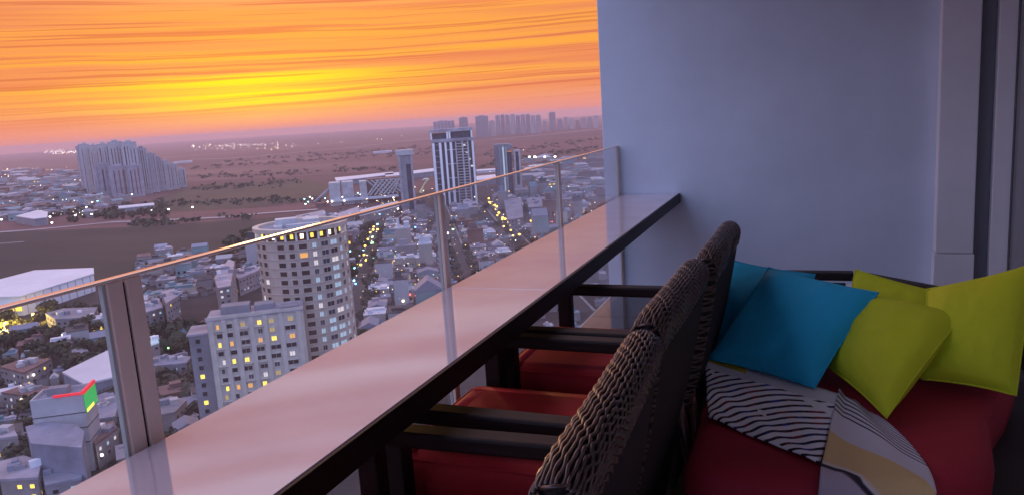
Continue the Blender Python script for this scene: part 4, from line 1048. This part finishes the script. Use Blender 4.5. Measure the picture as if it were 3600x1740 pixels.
# a far-off dark wood and scrub around the left town
for i in range(900):
    q = random.random()
    if q < .35: x, y = random.uniform(85, 330), random.uniform(478, 500)
    elif q < .6: x, y = random.uniform(120, 420), random.uniform(520, 552)
    elif q < .8: x, y = random.uniform(0, 200), random.uniform(500, 560)
    else: x, y = random.uniform(340, 520), random.uniform(820, 1100)
    P = gd(x, y)
    if not free(P.x, P.y, 1): continue
    s_ = random.uniform(6, 11)
    for _ in range(14):
        d = Vector((random.gauss(0, 1), random.gauss(0, 1), random.gauss(0, .7))).normalized(); p = P+Vector((0, 0, s_*.5))+d*s_*.45
        t1 = d.orthogonal().normalized()*s_*.22; t2 = d.cross(t1)
        wood.add([p-t1-t2, p+t1-t2*.7, p+t1*.6+t2, p-t1*.8+t2*.8], [(0, 1, 2, 3)])
for (xa, ya, xb, yb, nn, jit) in ((500, 446, 1000, 424, 90, 3), (480, 424, 1085, 384, 110, 2), (560, 408, 1090, 372, 90, 2), (480, 478, 760, 458, 60, 3), (1210, 420, 1500, 372, 90, 4), (1210, 390, 1510, 350, 80, 3), (380, 515, 820, 503, 70, 3), (0, 470, 205, 452, 60, 8), (640, 545, 330, 566, 40, 3)):
    for i in range(nn):
        q = random.random(); P = gd(xa+(xb-xa)*q, ya+(yb-ya)*q+random.gauss(0, jit*1.3)); s_ = random.uniform(3, 6.5)*max(1, P.length/2600)
        if not free(P.x, P.y, 1): continue
        for _ in range(9):
            d = Vector((random.gauss(0, 1.6), random.gauss(0, 1.6), random.gauss(0, .5))); p = P+Vector((0, 0, s_*.45))+d*s_*.4
            t1 = Vector((random.gauss(0, 1), random.gauss(0, 1), random.gauss(0, 1))).normalized()*s_*.28; t2 = t1.orthogonal()
            wood.add([p-t1-t2, p+t1-t2*.7, p+t1*.6+t2, p-t1*.8+t2*.8], [(0, 1, 2, 3)])
tag(wood.build('scrub_wood', M['leaf']), kind='stuff')

# ------------------------------------------------------------------ lamps
lampm = {}
def lamp_parts(kind, hgt, size):
    key = (kind, hgt, size)
    if key not in lampm:
        a = MB(); a.tube([(0, 0, 0), (0, 0, hgt)], [.16, .10], 6); a.tube([(0, 0, hgt), (size*.7, 0, hgt+.3)], .09, 5)
        b_ = MB(); n = 8; s_ = size
        vs = [(s_*.75+s_*.5*math.cos(6.283*i/n)*c_, s_*.5*math.sin(6.283*i/n)*c_, hgt+z) for z, c_ in ((.25, .9), (-.1-s_*.15, 1.0), (-.25-s_*.42, .55)) for i in range(n)]
        fs = [(k_*n+i, (k_+1)*n+i, (k_+1)*n+(i+1) % n, k_*n+(i+1) % n) for k_ in range(2) for i in range(n)]+[tuple(range(n)), tuple(reversed(range(2*n, 3*n)))]
        b_.add(vs, fs)
        lampm[key] = (a.mesh('pole', M['pole']), b_.mesh('lamp_head', M[kind]))
    return lampm[key]
def lamp(x, y, kind, label, group, size=2.0, hgt=8):
    P = gd(x, y); p_, h_ = lamp_parts(kind, hgt, size)
    label = label or kind[5:]+' glowing '+('small ' if size < 1 else '')+'lamp '+near_words(P)
    o = thing('street_lamp', label, 'street lamp', (P.x, P.y, G), random.uniform(0, 6), group); link('pole', p_, o); link('lamp_head', h_, o)
r4b = lambda x, y: ((1300+x/2.263)/D, (350+y/2.263)/D)
for (x, y) in ((945, 835), (965, 868), (985, 893), (1000, 905), (1015, 925), (1040, 955), (1070, 998), (1085, 1012), (1095, 1038)):
    lamp(*r4b(x, y), 'lamp_yellow', 'yellow glowing lamp in the row beside the large roofs', 'row of yellow lamps', 2.6)
for (x, y, c_) in ((95, 965, 'blue'), (60, 1050, 'cyan'), (45, 1095, 'yellow'), (75, 1092, 'yellow'), (15, 1158, 'green'), (25, 1210, 'green'), (175, 900, 'warm'), (120, 890, 'warm'), (140, 925, 'white'), (238, 920, 'white'), (380, 1075, 'blue'), (615, 1128, 'white'), (680, 1095, 'green')):
    lamp(*r4b(x, y), 'lamp_'+c_, c_+' coloured lamp along the dark avenue', 'coloured lamps along the avenue', 2.2)
r5b = lambda x, y: ((1200+x/2.075)/D, (700+y/2.075)/D)
for (x, y, c_) in ((232, 385, 'green'), (170, 440, 'cyan'), (180, 512, 'yellow'), (185, 520, 'yellow'), (65, 448, 'cyan'), (105, 580, 'cyan'), (112, 672, 'cyan'), (100, 700, 'blue'), (230, 505, 'cyan')):
    lamp(*r5b(x, y), 'lamp_'+c_, c_+' coloured lamp beside the round tower', 'coloured lamps by the round tower', 1.5)
for (x, y, c_) in ((1345, 983, 'warm'), (1280, 1030, 'yellow'), (1400, 950, 'white'), (1190, 1145, 'yellow'), (1460, 1040, 'red')):
    lamp(*r4b(x, y), 'lamp_'+c_, c_+' light among the trees near the table edge', 'lights near the table edge', 2.2)
for (x, y, c_) in ((1003, 772, 'red'), (1018, 770, 'warm'), (1030, 772, 'red'), (1044, 766, 'red'), (1012, 780, 'warm'), (1036, 762, 'red')):
    lamp(x, y, 'lamp_'+c_, c_+' traffic light at the street end by the table edge', 'traffic lights by the table edge', 1.5, 6)
for (x, y) in ((1252, 560), (1262, 572), (1272, 590), (1284, 600), (1296, 615), (1236, 528), (920, 640), (928, 622), (915, 665), (934, 605), (910, 690), (941, 590)):
    lamp(x, y, 'lamp_yellow', None, 'amber street lamps', 1.9)
for i, x in enumerate((1275, 1308, 1337, 1410, 1490)):
    P_, wd, h, a = front(r4(x)-.5, r4(x)+.5, (350+(465 if i else 468)/2.263)/D-i*1.2, (350+560/2.263)/D)
    p_, h__ = lamp_parts('lamp_white', 26, 4.5)
    o = thing('floodlight_mast', 'tall floodlight mast standing above the railing line near the wall', 'mast', (P_.x, P_.y, G), random.uniform(0, 6), 'floodlight masts'); link('pole', p_, o); link('lamp_head', h__, o)
r3 = lambda x, y: (x/3.113/D, (600+y/3.113)/D)
for (x, y) in ((10, 585), (365, 565), (575, 550), (590, 620), (820, 538), (1030, 522), (1665, 485), (1866, 468), (2102, 448), (940, 442), (903, 385), (1015, 383), (690, 415), (82, 348), (740, 228), (840, 210), (225, 216), (1110, 28), (1212, 20), (1325, 16), (755, 28)):
    lamp(*r3(x, y+18), 'lamp_white', None, 'white lamps by the left town', 2.6 if y > 300 else 3.6, 9)
for (x, y, c_) in ((1075, 368, 'cyan'), (945, 292, 'blue'), (1160, 318, 'cyan'), (1325, 310, 'blue'), (1440, 292, 'white'), (1130, 280, 'cyan'), (1225, 268, 'cyan')):
    lamp(*r3(x, y+14), 'lamp_'+c_, c_+' light at the foot of the tower cluster', 'lights at the foot of the cluster', 2.8, 8)
for i in range(26):
    x = 1010/D+random.uniform(0, 430)/D
    lamp(x*1.0, (700+random.uniform(0, 45))/D-(x-720)*.08, random.choice(('lamp_white', 'lamp_white', 'lamp_warm', 'lamp_cyan')), None, 'lights by the lattice hall', 2.2, 7)
for i in range(26):
    x, y = random.uniform(0, 500), random.uniform(850, 1230)
    lamp(x, y, random.choice(('lamp_white', 'lamp_white', 'lamp_warm', 'lamp_cyan', 'lamp_green')), None, 'lamps at the bottom left', .9, 6)
sp_ = MB(); cols = ['lamp_white', 'lamp_warm', 'lamp_blue', 'lamp_yellow']
def speck(P, s_, mi, z=8):
    c_ = P+Vector((0, 0, z)); sp_.add([c_+Vector(q_)*s_ for q_ in ((1, 0, 0), (-1, 0, 0), (0, 1, 0), (0, -1, 0), (0, 0, 1), (0, 0, -1))], [(0, 2, 4), (2, 1, 4), (1, 3, 4), (3, 0, 4), (2, 0, 5), (1, 2, 5), (3, 1, 5), (0, 3, 5)], mi)
for i in range(420):
    q = random.random()
    if q < .42: x, y = random.uniform(0, 215), 425+130*random.random()
    elif q < .60: x = random.uniform(480, 700); y = 372+random.gauss(0, 3)-(x-480)*.035+random.choice((0, 0, 14))*random.random()
    elif q < .84: x, y = random.uniform(110, 210), random.gauss(384, 3)
    elif q < .9: x = random.uniform(640, 1090); y = 380-(x-640)*.085+random.gauss(0, 4)
    else: x, y = random.uniform(1230, 1510), random.gauss(400, 18)-(x-1230)*.1
    P = gd(x, y); dd_ = math.hypot(P.x, P.y)
    if dd_ < 800: continue
    speck(P, dd_*.00045*random.uniform(.4, 1.2), 0 if random.random() < .5 else 1 if random.random() < .85 else 2)
for i in range(430):
    x, y = random.uniform(900, 1500), random.uniform(480, 800)
    P = gd(x, y); dd_ = math.hypot(P.x, P.y)
    if y > 1130-.53*(x-500)+60: continue
    speck(P, dd_*.00055*random.uniform(.4, 1.25), random.choice((0, 1, 1, 1, 3, 3, 2)), 9)
tag(sp_.build('distant_lights', [M[c_] for c_ in cols]), kind='stuff')
for (x, y, e_) in ((14, 838, 42000), (48, 846, 30000), (84, 815, 14000)):
    P = gd(x, y); p_, h_ = lamp_parts('lamp_yellow', 7, 1.6)
    o = thing('street_lamp', 'yellow lamp throwing a pool of light before the warehouse', 'street lamp', (P.x, P.y, G), 0, 'yellow lamps before the warehouse'); link('pole', p_, o); link('lamp_head', h_, o)
    pl_ = bpy.data.lights.new('lamp_glow', 'POINT'); pl_.energy = e_; pl_.color = (1, .72, .15); pl_.shadow_soft_size = .5
    lo = bpy.data.objects.new('lamp_glow', pl_); COL.objects.link(lo); lo.parent = o; lo.location = (1.2, 0, 5.5)
# far pale sheds on the plain
for (x0, x1, y0, lb) in ((939, 986, 386, 'lit pale shed alone on the far plain'), (1200, 1246, 436, 'long pale shed behind the glass tower'), (440, 482, 411, 'pale shed right of the slab towers')):
    P_, wd, h, a = front(x0, x1, y0-4, y0)
    o = thing('far_shed', lb, 'shed', (P_.x, P_.y, G), a); MB().box(-wd/2, wd/2, 0, 40, -1, max(4, h)).build('wall', M['wroof'], o); MB().box(-wd/2-1, wd/2+1, -1, 41, max(4, h)+.01, max(4, h)+1.5).build('roof', M['wroof'], o)

# ------------------------------------------------------------------ haze
hz = bpy.data.materials.new('haze'); hz.use_nodes = True; t = NT(hz.node_tree); hz.node_tree.nodes.clear()
pv = t.n('ShaderNodeVolumePrincipled', ins={'Color': (.96, .72, .74), 'Density': 1.0e-4, 'Anisotropy': 0.0})
ho = t.n('ShaderNodeOutputMaterial'); hz.node_tree.links.new(pv.outputs[0], ho.inputs['Volume'])
tag(MB().box(-15000, 15000, -15000, 15000, G-2.2, 24).build('haze', hz), kind='stuff')
